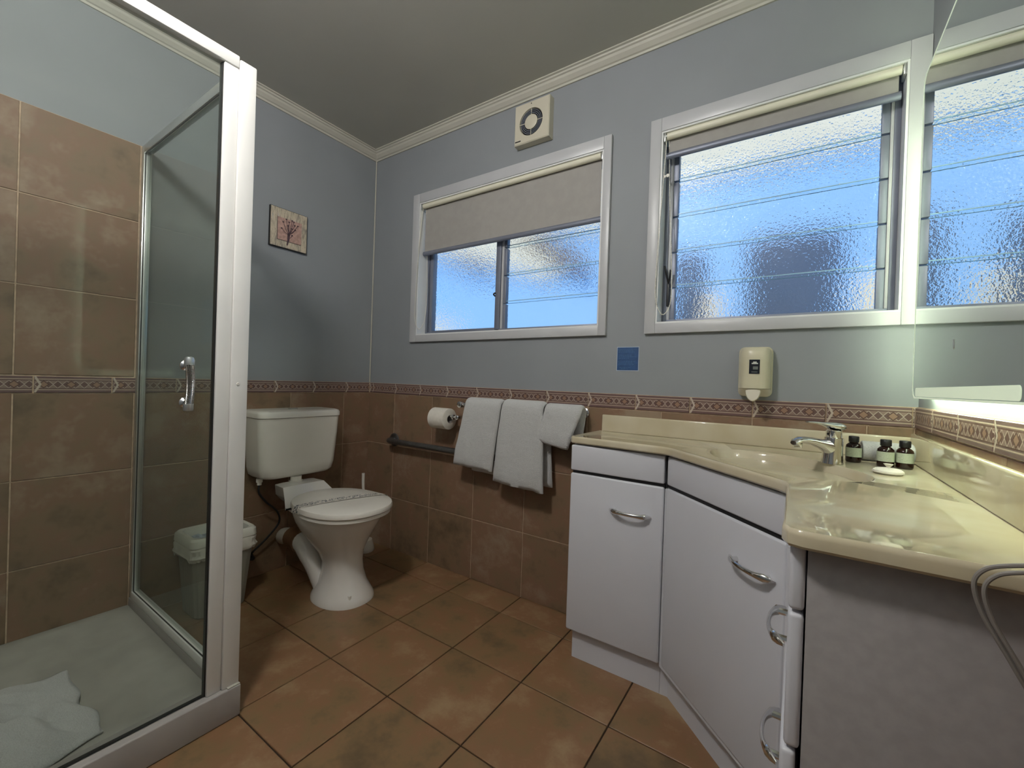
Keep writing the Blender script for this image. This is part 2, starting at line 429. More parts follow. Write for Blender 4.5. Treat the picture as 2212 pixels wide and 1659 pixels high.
bm = box(B(), .893, .921, .05, .10, W1[2] + .01, W1[3] - .01, .002); obj('mullion', bm, m_alu, w1)
bm = box(B(), .924, .936, .054, .092, W1[2] + .01, W1[3] - .01, .002); obj('louvre_channel', bm, m_wtrim, w1)
bm = box(B(), .446, .893, .068, .073, 1.250, 1.935); obj('pane', bm, m_obs, w1, smooth=False)
bm = box(B(), .434, .450, .055, .09, 1.245, 1.94, .002); obj('sash_stile', bm, m_alu, w1)
bm = B(); frame_ring(bm, .422, .893, 1.25, 1.935, .008, .06, .085, .001); obj('glazing_bead', bm, m_alu, w1)
louvres(w1, .948, 1.440, 1.935)
bm = B(); tube(bm, [(.896, .05, 1.43), (.888, .043, 1.422), (.896, .046, 1.412)], .004, 6, 4); obj('latch', bm, m_black, w1)
w2 = window('window_2', (1.663, W - .001, 1.190, 2.008), W2)
bm = box(B(), 1.726, 1.737, .054, .092, W2[2] + .01, W2[3] - .01, .002); box(bm, 2.372, 2.382, .054, .092, W2[2] + .01, W2[3] - .01, .002); obj('louvre_channel', bm, m_wtrim, w2)
louvres(w2, 1.752, 2.356, 1.935)
bm = B(); box(bm, 1.729, 1.739, .040, .052, 1.30, 1.39, .002); tube(bm, [(1.734, .044, 1.39), (1.728, .030, 1.425), (1.722, .026, 1.455)], .004, 8, 4); tube(bm, [(1.734, .044, 1.385), (1.742, .032, 1.415), (1.744, .028, 1.438)], .0035, 8, 4)
obj('lever', bm, m_black, w2)

m_fabric = plain('grey_blind_fabric', (.36, .345, .32), .85, var=.03, scale=30, bump=.1, bscale=900)
m_tube = plain('cream_blind_roller', (.80, .77, .62), .4, var=.03)
m_chain = plain('white_bead_chain', (.80, .77, .68), .35, var=0)
def blind(hole, zb, label, gap):
    x0, x1 = hole[0] + .008, hole[1] - .006; zt = hole[3] - .0165
    o = thing('roller_blind', ((x0 + x1) / 2, .02, zt), label, 'blind')
    obj('roller_tube', lathe(B(), [(.001, x0 + .010), (.0125, x0 + .010), (.0125, x1 - .010), (.001, x1 - .010)], (0, .0035, zt), 'x'), m_tube, o)
    obj('fabric', box(B(), x0 + .012, x1 - .014, .0165, .0175, zb + .006, zt + .004), m_fabric, o, smooth=False)
    obj('bottom_bar', tube(B(), [(x0 + .006, .016, zb), (x1 - .008, .016, zb)], .0095, 12, flat=1.3), m_alu, o)
    for xa, xb in ((x0, x0 + .007), (x1 - .007, x1)):
        bm = box(B(), xa, xb, -.010, .034, zt - .022, zt + .018, .002); lathe(bm, [(.001, xa - .001), (.012, xa - .001), (.012, xb + .001), (.001, xb + .001)], (0, .0035, zt), 'x', 16); obj('bracket', bm, m_silver, o)
    # bead chain loop hanging at the left
    xc = x0 + .003; cl = []
    zl = 1.262
    P = [(xc + .004, .002, zt - .004), (xc + .005, -.010, 1.86), (xc - .002, -.0205, 1.66), (xc - .010, -.0225, 1.46), (xc - .011, -.0235, 1.33), (xc + .008, -.022, zl + .006), (xc + .026, -.012, zl + .004), (xc + .040, .004, 1.32), (xc + .034, .018, 1.46), (xc + .020, .026, 1.65), (xc + .012, .022, 1.86), (xc + .010, .012, zt - .004)]
    bm = B(); tube(bm, P, .0011, 6, 8)
    pts = catmull(P, 8)
    acc = 0
    for a, b in zip(pts, pts[1:]):
        L = (b - a).length; t = 0
        while acc + (L - t) >= .006:
            t += .006 - acc; acc = 0; p = a + (b - a) * (t / L)
            bmesh.ops.create_icosphere(bm, subdivisions=1, radius=.0026, matrix=Matrix.Translation(p))
        acc += L - t
    obj('bead_chain', bm, m_chain, o)
    return o
b1 = blind(W1, 1.682, 'grey roller blind half lowered over the smaller two-pane window', 0)
b2 = blind(W2, 1.872, 'grey roller blind rolled up above the wide louvre window by the mirror', 0)
bm = B()
for x_, y_, r_ in ((1.716, .005, .006), (1.728, .002, .007)): lathe(bm, [(r_ - .0015, -.002), (r_, 0), (r_ - .0015, .002)], (x_, y_, 1.792), 'y', 12)
obj('chain_clip', bm, m_chain, b2)

# ------------------------------------------------------------------ outside
m_soffit = plain('cream_soffit', (.80, .70, .52), .8, var=.04, scale=2)
m_ground = plain('pale_concrete_path', (.62, .56, .46), .9, var=.1, scale=3)
m_house = plain('pale_blue_weatherboard', (.30, .52, .80), .7, var=.03, scale=3)
m_hwin = plain('dark_window_glass', (.10, .12, .16), .15, var=.1)
m_creamp = plain('cream_fence_paint', (.80, .66, .45), .8, var=.05, scale=4)
obj('ground', box(B(), -4, 8, .10, 9, -.45, -.35), m_ground, kind='structure')
bm = box(B(), -.6, 4.5, .10, .55, 2.24, 2.27); box(bm, -.6, 4.5, .53, .55, 2.27, 2.40); obj('eave', bm, m_soffit, kind='structure', smooth=False)
nh = thing('neighbour_house', (1.8, 3.5, -.35), 'pale blue weatherboard house seen blurred through the louvre glass', 'house')
bm = B()
zz = -.35
while zz < 3.28: 
    loft(bm, [[Vector((x_, 3.50, zz)), Vector((x_, 3.48, zz)), Vector((x_, 3.495, zz + .16)), Vector((x_, 3.52, zz + .16))] for x_ in (-3.5, 3.6)]); zz += .16
obj('weatherboard_wall', bm, m_house, nh, smooth=False)
for xa, xb, za, zb in ((1.68, 2.47, 1.2, 2.58), (.93, 1.25, 1.2, 2.5)):
    f = obj('house_window', box(B(), xa, xb, 3.455, 3.50, za, zb, .006), m_hwin, nh)
for xa, xb, zb in ((1.27, 1.42, 2.05), (2.62, 3.0, 2.1), (-3.3, -2.55, 1.98)): obj('cream_panel', box(B(), xa, xb, 3.46, 3.50, 1.1, zb), m_creamp, nh, smooth=False)
obj('upper_wall', box(B(), .2, 6.5, 3.42, 3.50, 3.345, 5.0), m_soffit, nh, smooth=False)
def flatpoly(name, pts, y0, y1, mat, par):
    bm = B(); loft(bm, [[Vector((x, y0, z)) for x, z in pts], [Vector((x, y1, z)) for x, z in pts]]); return obj(name, bm, mat, par, smooth=False)
flatpoly('gable_wall', [(-3.4, 3.20), (-2.5, 3.02), (-1.75, 2.78), (-.75, 2.40), (-.42, 2.62), (-.75, 2.85), (-.95, 3.05), (-.70, 3.12), (.02, 2.95), (.2, 3.10), (.2, 4.8), (-3.4, 4.8)], 3.40, 3.46, m_soffit, nh)
flatpoly('brown_rafter', [(-1.25, 3.02), (-1.15, 3.12), (-.25, 2.66), (-.08, 2.40), (-.22, 2.40), (-.40, 2.56)], 3.34, 3.39, m_rubber, nh)
flatpoly('brown_rafter', [(-2.7, 3.0), (-2.7, 3.07), (-1.95, 2.84), (-1.70, 2.62), (-1.85, 2.62), (-2.05, 2.78)], 3.34, 3.39, m_rubber, nh)

# ------------------------------------------------------------------ vanity
def handle(par, c, d, n, L=.138, out=.024, name='handle'):
    """bow handle: centre c on the face, direction d, outward n"""
    c, d, n = Vector(c), Vector(d).normalized(), Vector(n).normalized()
    pts = []
    for i in range(17):
        t = i / 16 * 2 - 1; pts.append(c + d * (L / 2 * t) + n * (out * (1 - abs(t) ** 2.6) + .004))
    bm = tube(B(), pts, lambda t: (.003 + .0065 * min(1, min(t, 1 - t) / .10)) if (t < .14 or t > .86) else .0058 + .0037 * (abs(2 * t - 1) / .72) ** 4, 12, flat=.6, ref=n)
    for s_ in (-1, 1):
        q = c + d * (s_ * L * .36); tube(bm, [q - n * .001, q + n * (out * .62)], .006, 8)
    return obj(name, bm, m_chrome, par)
def slab(bm, a, b, z0, z1, t, bev=.004, seg=3):
    """a door leaf whose outer face runs from a to b (2D); thickness t goes inward (to the left of a->b)"""
    a = Vector((*a, 0)); b = Vector((*b, 0)); d = (b - a); L = d.length; d.normalize(); n = Vector((-d.y, d.x, 0))
    k = len(bm.verts)
    tmp = B(); box(tmp, 0, L, 0, t, z0, z1, bev, seg)
    tmp.transform(Matrix.Translation(a) @ Matrix((d, n, Vector((0, 0, 1)))).transposed().to_4x4())
    me = bpy.data.meshes.new('t'); tmp.to_mesh(me); tmp.free(); bm.from_mesh(me); bpy.data.meshes.remove(me)
    return bm
# narrow cabinet on the window wall
c1 = thing('vanity_cabinet', (1.66, -.12, 0), 'narrow white cabinet with one door beside the towels', 'cabinet')
obj('carcass', box(B(), 1.500, 1.820, -.250, -.008, .10, .772), m_cab, c1)
obj('plinth', box(B(), 1.512, 1.8225, -.243, -.010, 0, .10), m_cab, c1)
obj('fascia', slab(B(), (1.496, -.270), (1.822, -.270), .680, .770, .020, .005), m_cab, c1)
bm = box(B(), 1.502, 1.8215, -.2620, -.2502, .664, .6795); box(bm, 1.8225, 1.8232, -.2540, -.2502, .108, .684); obj('gap_shade_strip', bm, m_dark, c1, smooth=False)  # black strips painting in the shade of the gaps round the door
d = obj('door', slab(B(), (1.496, -.270), (1.822, -.270), .108, .6695, .020, .006), m_cab, c1)
handle(d, (1.716, -.270, .568), (1, 0, 0), (0, -1, 0))
# corner cabinet
c2 = thing('corner_cabinet', (2.1, -.25, 0), 'white corner cabinet with angled door under the basin', 'cabinet')
bm = B(); prism(bm, [(1.824, -.262), (2.160, -.594), (2.445, -.594), (2.445, -.008), (1.824, -.008)], .10, .664); prism(bm, [(1.838, -.236), (2.162, -.560), (2.180, -.542), (1.856, -.218)], .664, .772); obj('carcass', bm, m_cab, c2, smooth=False)
bm = B(); prism(bm, [(1.8235, -.243), (1.848, -.243), (2.192, -.587), (2.192, -.594), (2.40, -.594), (2.40, -.1), (1.8235, -.1)], 0, .10); obj('plinth', bm, m_cab, c2, smooth=False)
obj('fascia', slab(B(), (1.830, -.270), (2.152, -.592), .680, .770, .020, .005), m_cab, c2)
bm = B(); prism(bm, [(1.837, -.268), (2.149, -.580), (2.158, -.571), (1.846, -.259)], .664, .6795); obj('gap_shade_strip', bm, m_dark, c2, smooth=False)  # black strip standing in for the shade above the angled door
d = obj('door', slab(B(), (1.830, -.270), (2.152, -.592), .108, .6695, .020, .006), m_cab, c2)
handle(d, (2.088, -.528, .579), (1, -1, 0), (-1, -1, 0))
# drawer stack by the right wall
c3 = thing('drawer_cabinet', (2.3, -.77, 0), 'white drawer cabinet by the right wall with grey end panel', 'cabinet')
obj('carcass', box(B(), 2.184, 2.445, -.912, -.602, .10, .772), m_cab, c3, smooth=False)
obj('end_panel', box(B(), 2.1815, 2.445, -.930, -.912, 0, .774, .001), m_cabend, c3)
obj('plinth', box(B(), 2.192, 2.40, -.912, -.602, 0, .10), m_cab, c3, smooth=False)
for z0, z1, off, hz in ((.6800, .7720, 0, None), (.486, .6755, 0, .584), (.292, .4815, 0, .392), (.108, .2875, .0, .205)):
    o = .004 if z0 == .292 else 0
    d = obj('drawer', slab(B(), (2.1605 - off - o, -.596), (2.1605 - off - o, -.930), z0, z1, .019, .006), m_cab, c3)
    if hz: handle(d, (2.1605 - off - o, -.775, hz), (0, 1, 0), (-1, 0, 0))

# worktop with integral basin
wt = thing('vanity_worktop', (2.0, -.2, .775), 'cream marble-look worktop with integral oval basin and upstand', 'worktop')
poly = [(1.490, -.004), (1.490, -.262), (1.500, -.272), (1.815, -.290), (1.832, -.294), (1.845, -.303), (2.133, -.590), (2.144, -.604), (2.150, -.625), (2.150, -.936), (2.157, -.953), (2.174, -.960), (2.444, -.960), (2.444, -.004)]
def dens(p, step=.03):
    out = []
    for a, b in zip(p, p[1:] + p[:1]):
        a = Vector(a); b = Vector(b); n = max(1, int((b - a).length / step))
        for i in range(n): out.append(a + (b - a) * i / n)
    return out
BC, BR, BROT = (2.130, -.330), (.215, .137), -PI / 4
dp = dens(poly)
def toward(p, r): return p
bm = B(); ct = Vector((2.05, -.35))
def inset(p, d_):   # shrink outline by d_
    n = len(p); out = []
    for i in range(n):
        a, b, c = p[i - 1], p[i], p[(i + 1) % n]; t = (c - a).normalized(); nn = Vector((-t.y, t.x)); out.append(b + nn * d_)
    return out
sgn = 1
prof = [(.003, .776), (.0, .780), (0, .793), (.0012, .798), (.004, .8008), (.007, .8008), (.010, .8000)]
rings = [[Vector((v.x, v.y, z)) for v in inset(dp, d_)] for d_, z in prof]
R = loft(bm, rings, cap=False)
bm.faces.new(R[0][::-1])
# ruled surface between outline and the basin rim, matched by angle
rim = ell(BC[0], BC[1], BR[0], BR[1], .7995, 96, rot=BROT)
top = R[-1]
rv = [bm.verts.new(p) for p in rim]
from mathutils.geometry import delaunay_2d_cdt
allv = top + rv; co = [v.co.xy for v in allv]; nt_, nr = len(top), len(rv)
edges = [(i, (i + 1) % nt_) for i in range(nt_)] + [(nt_ + i, nt_ + (i + 1) % nr) for i in range(nr)]
vo, eo, fo, ov, oe, of = delaunay_2d_cdt(co, edges, [], 0, 1e-6)
mp = {}
for i, src in enumerate(ov):
    if src: mp[i] = allv[src[0]]
def in_rim(p):
    d_ = p - Vector(BC); u = d_.x * math.cos(BROT) + d_.y * math.sin(BROT); v = -d_.x * math.sin(BROT) + d_.y * math.cos(BROT); return (u / BR[0]) ** 2 + (v / BR[1]) ** 2 < .985
def in_poly(p, P):
    c = False
    for i in range(len(P)):
        a, b = P[i - 1], P[i]
        if (a.y > p.y) != (b.y > p.y) and p.x < (b.x - a.x) * (p.y - a.y) / (b.y - a.y) + a.x: c = not c
    return c
tp = [v.co.xy for v in top]
for f in fo:
    if not all(i in mp for i in f): continue
    c = sum((Vector(vo[i]) for i in f), Vector((0, 0))) / len(f)
    if in_rim(c) or not in_poly(c, tp): continue
    try: bm.faces.new([mp[i] for i in f])
    except ValueError: pass
# bowl surface
prev = rv
for s_, z in ((.985, .7965), (.965, .790), (.94, .775), (.88, .740), (.76, .705), (.56, .683), (.30, .674), (.10, .672)):
    cur = [bm.verts.new(p) for p in ell(BC[0], BC[1], BR[0] * s_, BR[1] * s_, z, 96, rot=BROT)]
    for i in range(96): bm.faces.new((prev[i], prev[(i + 1) % 96], cur[(i + 1) % 96], cur[i]))
    prev = cur
bm.faces.new(prev)
obj('counter', bm, m_marble, wt, angle=35)
bm = box(B(), 1.508, 2.444, -.024, -.008, .7995, .868, .005, 3); obj('upstand', bm, m_marble, wt)
bm = box(B(), 2.430, 2.444, -.955, -.024, .7995, .880, .005, 3); obj('upstand', bm, m_marble, wt)
obj('plug_hole', lathe(B(), [(.006, -.001), (.020, 0), (.022, .002), (.018, .004), (.006, .001)], (2.13, -.33, .6725), 'z'), m_chrome, wt)

# tap
tp_ = thing('mixer_tap', (2.245, -.235, .80), 'chrome single lever mixer tap behind the basin', 'tap')
M = Matrix.Translation((2.245, -.235, .80)) @ Matrix.Rotation(math.radians(225), 4, 'Z') @ Matrix.Diagonal((.9, .95, .94, 1))
def L3(p): return M @ Vector(p)
bm = B(); rg = []
for z, hx, hy, cx in ((0, .0265, .024, .002), (.006, .0255, .0235, .002), (.03, .0235, .022, .001), (.055, .0225, .0215, 0), (.072, .022, .021, -.001)): rg.append([L3(p) for p in ell(cx, 0, hx, hy, z, 28, 2.4)])
loft(bm, rg); obj('tap_body', bm, m_chrome, tp_)
bm = B()
sp = [(.000, .040, .020, .024), (.022, .046, .0185, .020), (.045, .054, .0165, .014), (.075, .062, .015, .0105), (.10, .065, .0145, .0095), (.12, .0645, .0145, .0095), (.132, .061, .0135, .0085), (.138, .057, .010, .006)]
loft(bm, [[L3((x, hw * math.cos(a), z + hh * math.sin(a))) for a in [2 * PI * k / 20 for k in range(20)]] for x, z, hw, hh in sp]); obj('spout', bm, m_chrome, tp_)
bm = B(); lathe(bm, [(.004, .043), (.0105, .043), (.0115, .046), (.0115, .056), (.004, .056)], (0, 0, 0), 'z', 18); bm.transform(M @ Matrix.Translation((.123, 0, 0))); obj('aerator', bm, m_chrome, tp_)
bm = B(); loft(bm, [[L3(p) for p in ell(-.001, 0, r_, r_ * .96, z, 24)] for z, r_ in ((.072, .0195), (.075, .020), (.092, .020), (.094, .018))]); obj('cartridge', bm, m_chrome, tp_)
bm = B()
lv = [(-.022, .103, .0195, .010), (-.010, .1045, .021, .0115), (.010, .106, .0205, .0105), (.030, .110, .0165, .006), (.055, .1135, .0125, .0035), (.080, .1155, .010, .0028), (.094, .116, .006, .002)]
loft(bm, [[L3((x, hw * math.cos(a), z + hh * math.sin(a))) for a in [2 * PI * k / 20 for k in range(20)]] for x, z, hw, hh in lv]); obj('lever', bm, m_chrome, tp_)
lathe_b = B(); lathe(lathe_b, [(.001, 0), (.003, 0), (.003, .001), (.001, .001)], (0, 0, 0), 'z', 10); lathe_b.transform(M @ Matrix.Translation((.0200, 0, .083)) @ Matrix.Rotation(PI / 2, 4, 'Y')); obj('temperature_dot', lathe_b, m_dark, tp_)

# toiletries
m_amber = plain('dark_amber_plastic', (.014, .004, .002), .1, var=0)
m_cap = plain('black_ribbed_cap', (.008, .008, .009), .4, var=0)
def label_mat():
    Mx = Mat('pale_green_label', (.42, .46, .36), .7); x, y, z = Mx.xyz('Object')
    rows = ((z * 260).fract()).lt(.35); nz = Mx.noise(900, 1, kind='Object').gt(.48); zone = z.lt(.040); head = z.gt(.042) * z.lt(.0455) * Mx.noise(500, 1, kind='Object').gt(.42)
    Mx.color(Mx.mix((rows * nz * zone * .45 + head * .9), (.44, .48, .37), (.05, .07, .05))); return Mx.m
m_label = label_mat()
def bottle(loc, lab):
    o = thing('toiletry_bottle', loc, lab, 'bottle', 'amber toiletry bottles by the tap'); x, y, z = loc
    obj('bottle_body', lathe(B(), [(.001, .0), (.0155, 0), (.0172, .002), (.0175, .004), (.0175, .041), (.0165, .046), (.0120, .0505), (.0095, .0525), (.0095, .056), (.001, .056)], loc, 'z', 28), m_amber, o)
    bm = B(); n = 40
    loft(bm, [[Vector((x + (r_ + (.0004 if k % 2 else 0)) * math.cos(2 * PI * k / n), y + (r_ + (.0004 if k % 2 else 0)) * math.sin(2 * PI * k / n), z + h)) for k in range(n)] for r_, h in ((.0105, .054), (.0112, .0545), (.0112, .069), (.010, .0705))]); obj('cap', bm, m_cap, o, angle=60)
    bm = B(); loft(bm, [[Vector((x + .0178 * math.cos(math.radians(a)), y + .0178 * math.sin(math.radians(a)), z + h)) for a in range(-215, 36, 10)] for h in (.015, .040)], cap=False, close=False)
    lb = obj('label', bm, m_label, o); return o
bottle((2.294, -.163, .8003), 'amber bottle with black cap nearest the tap')
bottle((2.356, -.196, .8003), 'middle amber bottle with black cap and pale label, by the rolled cloth')
bottle((2.394, -.190, .8003), 'amber bottle with black cap closest to the right wall')
# rolled face cloth: a spiral swept along x
def roll(name, c, ax, L, r0, r1, turns, mat, th):
    bm = B(); n = int(turns * 20); c = Vector(c); ax = Vector(ax).normalized(); s_ = ax.cross(Vector((0, 0, 1))); up = Vector((0, 0, 1))
    def ring(t, q):
        a = 2 * PI * turns * t - PI * .6; r_ = r0 + (r1 - r0) * t; return s_ * math.cos(a) * (r_ + q) + up * math.sin(a) * (r_ + q)
    secs = []
    for lx in (-L / 2, -L / 2 + .002, L / 2 - .002, L / 2):
        e_ = .5 if abs(lx) == L / 2 else 1
        secs.append([c + ax * lx + ring(i / n, th / 2 * e_) for i in range(n + 1)] + [c + ax * lx + ring(i / n, -th / 2 * e_) for i in range(n, -1, -1)])
    loft(bm, secs); return bm
rc = obj('face_cloth', roll('face_cloth', (2.366, -.134, .8310), (1, .10, 0), .108, .005, .0265, 3, m_towel, .0075), m_towel, label='white face cloth rolled up behind the amber bottles', cat='cloth')
so = thing('wrapped_soap', (2.346, -.315, .80), 'small round soap in pleated white wrapper in front of the amber bottles', 'soap')
bm = B(); n = 48; rg = []
for r_, h in ((.017, .0003), (.026, .001), (.029, .004), (.028, .008), (.023, .0105), (.011, .0125), (.004, .0135)):
    rg.append([Vector((2.346 + (r_ * (1 + .02 * (k % 2))) * math.cos(2 * PI * k / n), -.315 + (r_ * (1 + .02 * (k % 2))) * math.sin(2 * PI * k / n), .80 + h + (.0012 * (k % 2) if h > .008 else 0))) for k in range(n)])
loft(bm, rg); obj('wrapper', bm, m_paper, so)
bm = B(); loft(bm, [[Vector((2.346 + r_ * (1 + .25 * (k % 2)) * math.cos(2 * PI * k / 16), -.315 + r_ * (1 + .25 * (k % 2)) * math.sin(2 * PI * k / 16), .80 + h)) for k in range(16)] for r_, h in ((.004, .0125), (.003, .016), (.007, .022), (.008, .023))]); obj('twisted_tip', bm, m_paper, so)

# ------------------------------------------------------------------ mirror
mi = thing('lit_mirror', (2.41, -.63, 1.39), 'large frameless mirror with green-white backlight on the right wall', 'mirror')
MY0, MY1, MZ0, MZ1 = -1.12, -.150, .980, 1.812
def yz_rr(y0, y1, z0, z1, r, x, k=6):
    return [Vector((x, p.x, p.y)) for p in rrect((y0 + y1) / 2, (z0 + z1) / 2, (y1 - y0) / 2, (z1 - z0) / 2, r, 0, k)]
bm = B(); loft(bm, [yz_rr(MY0, MY1, MZ0, MZ1, .03, 2.4150), yz_rr(MY0, MY1, MZ0, MZ1, .03, 2.4112), yz_rr(MY0 + .0012, MY1 - .0012, MZ0 + .0012, MZ1 - .0012, .03, 2.410)]); obj('mirror_glass', bm, m_mirror, mi, smooth=False)
bm = box(B(), 2.4152, W - .0005, MY0 + .035, MY1 - .035, MZ0 + .035, MZ1 - .035); obj('backing_box', bm, m_alu_w, mi, smooth=False)
E_ = [yz_rr(MY0 + q, MY1 - q, MZ0 + q, MZ1 - q, .03, x_) for q, x_ in ((0, 2.4099), (0, 2.4094), (.004, 2.4094), (.004, 2.4099), (0, 2.4099))]
bm = B(); loft(bm, E_, cap=False); obj('painted_edge_glow', bm, m_ledband, mi, smooth=False)  # added glowing border standing in for LED light caught by the glass edge
a, b, c_, d_ = MY0 + .012, MY1 - .012, MZ0 + .012, MZ1 - .012
bm = B()
for q in ((a, b, c_, c_ + .012), (a, b, d_ - .012, d_), (a, a + .012, c_ + .013, d_ - .013), (b - .012, b, c_ + .013, d_ - .013)): box(bm, 2.420, 2.432, *q)
obj('led_strip', bm, m_led, mi, smooth=False)
bm = B(); loft(bm, [yz_rr(-.80, -.185, .985, 1.007, .008, 2.4099), yz_rr(-.80, -.185, .985, 1.007, .008, 2.4094)]); obj('frosted_light_band', bm, m_ledband, mi, smooth=False)
bm = B(); loft(bm, [yz_rr(-.497, -.489, 1.080, 1.099, .003, 2.4099), yz_rr(-.497, -.489, 1.080, 1.099, .003, 2.4094)]); obj('touch_switch', bm, m_silver, mi, smooth=False)

# ------------------------------------------------------------------ soap dispenser
sp_ = thing('soap_dispenser', (2.044, -.05, .966), 'cream wall soap dispenser above the border tiles', 'dispenser')
def xz_rr(x0, x1, z0, z1, r, y, k=5): return [Vector((p.x, y, p.y)) for p in rrect((x0 + x1) / 2, (z0 + z1) / 2, (x1 - x0) / 2, (z1 - z0) / 2, r, 0, k)]
bm = B(); X0, X1 = 1.993, 2.092
loft(bm, [xz_rr(X0, X1, .966, 1.132, .018, -.001), xz_rr(X0, X1, .966, 1.132, .018, -.020), xz_rr(X0 + .002, X1 - .002, .968, 1.130, .018, -.024)]); obj('back_plate', bm, m_cream, sp_)
bm = B(); rg = []
for z in (.9925, .996, 1.03, 1.08, 1.11, 1.120, 1.126):
    s_ = 1 if z < 1.115 else (.93 if z < 1.125 else .82)
    q = []
    for k in range(25):
        a = PI * k / 24; q.append(Vector((2.0425 + .046 * s_ * -math.copysign(abs(math.cos(a)) ** .75, math.cos(a)), -.022 - .058 * s_ * abs(math.sin(a)) ** .8, z)))
    rg.append(q)
loft(bm, rg); obj('cover', bm, m_cream, sp_)
bm = B(); rg = []
for z, s_ in ((.9915, 1.0), (.984, 1.03), (.972, .95), (.968, .85)):
    rg.append([Vector((2.0425 + .046 * s_ * -math.copysign(abs(math.cos(PI * k / 24)) ** .75, math.cos(PI * k / 24)), -.022 - (.058 if z > .985 else .046 if z > .975 else .030) * s_ * abs(math.sin(PI * k / 24)) ** .8, z)) for k in range(25)])
loft(bm, rg); obj('lower_body', bm, m_fan, sp_)
bm = B(); rg = []
for y, s_ in ((-.070, .9), (-.073, 1), (-.082, 1), (-.085, .92)):
    rg.append([Vector((2.0425 + .0215 * s_ * math.cos(a), y - .10 * (z_ - .985) * 0 - (.985 - z_) * .25, z_)) for a, z_ in [(t, .985 - .034 * s_ * max(0, -math.sin(t)) + .004 * max(0, math.sin(t))) for t in [2 * PI * k / 24 for k in range(24)]]])
loft(bm, rg); obj('push_lever', bm, m_fan, sp_)
m_lblk = plain('black_glossy_label', (.012, .014, .02), .2, var=0); m_lwht = plain('white_print', (.62, .64, .58), .6, var=0); m_lgrey = plain('grey_print', (.16, .18, .16), .6, var=0)
bm = B()
def cy(x_): 
    c = abs((x_ - 2.0425) / .046); c = c ** (1 / .75); s2 = max(0, 1 - c * c) ** .5; return -.0225 - .058 * s2 ** .8
def curved(x0, x1, z0, z1, off, n=8):
    b_ = B(); loft(b_, [[Vector((x0 + (x1 - x0) * i / n, cy(x0 + (x1 - x0) * i / n) - off, z)) for i in range(n + 1)] for z in (z0, z1)], cap=False, close=False); return b_
lb = obj('label', curved(2.029, 2.059, 1.040, 1.086, .0008), m_lblk, sp_, label='small black label')
obj('print_mark', curved(2.036, 2.054, 1.0715, 1.0755, .0013), m_lwht, lb)
obj('print_mark', curved(2.040, 2.050, 1.0755, 1.0795, .0013), m_lwht, lb)
obj('print_mark', curved(2.040, 2.054, 1.054, 1.064, .0013), m_lgrey, lb)
obj('print_mark', curved(2.036, 2.053, 1.045, 1.047, .0013), m_lgrey, lb)

# blue notice
m_blue = plain('blue_notice_print', (.025, .075, .20), .4, var=.1, scale=60); m_bl2 = plain('pale_blue_print', (.055, .13, .27), .4, var=.1, scale=90); m_wb = plain('white_notice_border', (.42, .48, .58), .5, var=0)
no_ = thing('notice_sticker', (1.600, -.001, 1.046), 'small square blue notice with white border between the windows', 'sign')
obj('border', box(B(), 1.5535, 1.6435, -.0015, -.0002, 1.046, 1.1425), m_wb, no_, smooth=False)
obj('blue_panel', box(B(), 1.5560, 1.6410, -.0021, -.0015, 1.0490, 1.1400), m_blue, no_, smooth=False)
rnd = random.Random(3)
for z, x0, x1 in ((1.131, 1.560, 1.634), (1.126, 1.561, 1.622), (1.121, 1.560, 1.628), (1.109, 1.562, 1.616), (1.103, 1.560, 1.632), (1.097, 1.563, 1.606), (1.084, 1.558, 1.630), (1.078, 1.562, 1.620), (1.072, 1.560, 1.628), (1.060, 1.566, 1.610), (1.055, 1.572, 1.600)):
    bm = B(); xx = x0
    while xx < x1 - .002:
        l_ = rnd.uniform(.003, .009); box(bm, xx, min(xx + l_, x1), -.0023, -.0021, z - .0012, z + .0012); xx += l_ + .0022
    obj('print_line', bm, m_bl2, no_, smooth=False)

# extractor fan
ef = thing('extractor_fan', (1.131, 0, 2.065), 'square cream extractor fan with round grille above the windows', 'fan')
fx0, fx1, fz0, fz1 = 1.040, 1.222, 2.075, 2.258
bm = B(); cx, cz = (fx0 + fx1) / 2 - .003, (fz0 + fz1) / 2 - .002
# body as loft from the wall to a slightly smaller face with a round hole
k = 12
def sq(x0, x1, z0, z1, y, n=48):
    out = []
    for i in range(n):
        a = 2 * PI * i / n + PI / n * 0; c, s2 = math.cos(a), math.sin(a); q = 1 / max(abs(c), abs(s2)); out.append(Vector(((x0 + x1) / 2 + (x1 - x0) / 2 * c * q, y, (z0 + z1) / 2 + (z1 - z0) / 2 * s2 * q)))
    return out
def circ(r_, y, n=48): return [Vector((cx + r_ * math.cos(2 * PI * i / n), y, cz + r_ * math.sin(2 * PI * i / n))) for i in range(n)]
loft(bm, [sq(fx0, fx1, fz0, fz1, -.0005), sq(fx0, fx1, fz0, fz1, -.036), sq(fx0 + .004, fx1 - .004, fz0 + .004, fz1 - .004, -.040), circ(.061, -.040), circ(.060, -.036), circ(.060, -.020)])
obj('fan_housing', bm, m_fan, ef, angle=30)
bm = B(); loft(bm, [circ(.0598, -.0206), circ(.0598, -.0225)]); obj('near_black_fill', bm, m_dark, ef)  # black disc painting in the shade behind the grille
for r_ in (.054, .047, .040):
    bm = B(); loft(bm, [circ(r_, -.038), circ(r_ - .0022, -.038), circ(r_ - .0022, -.034), circ(r_, -.034), circ(r_, -.038)], cap=False); obj('grille_ring', bm, m_alu, ef)
bm = B(); loft(bm, [circ(.033, -.034), circ(.033, -.039), circ(.031, -.0405)]); obj('hub_cap', bm, m_fan, ef)
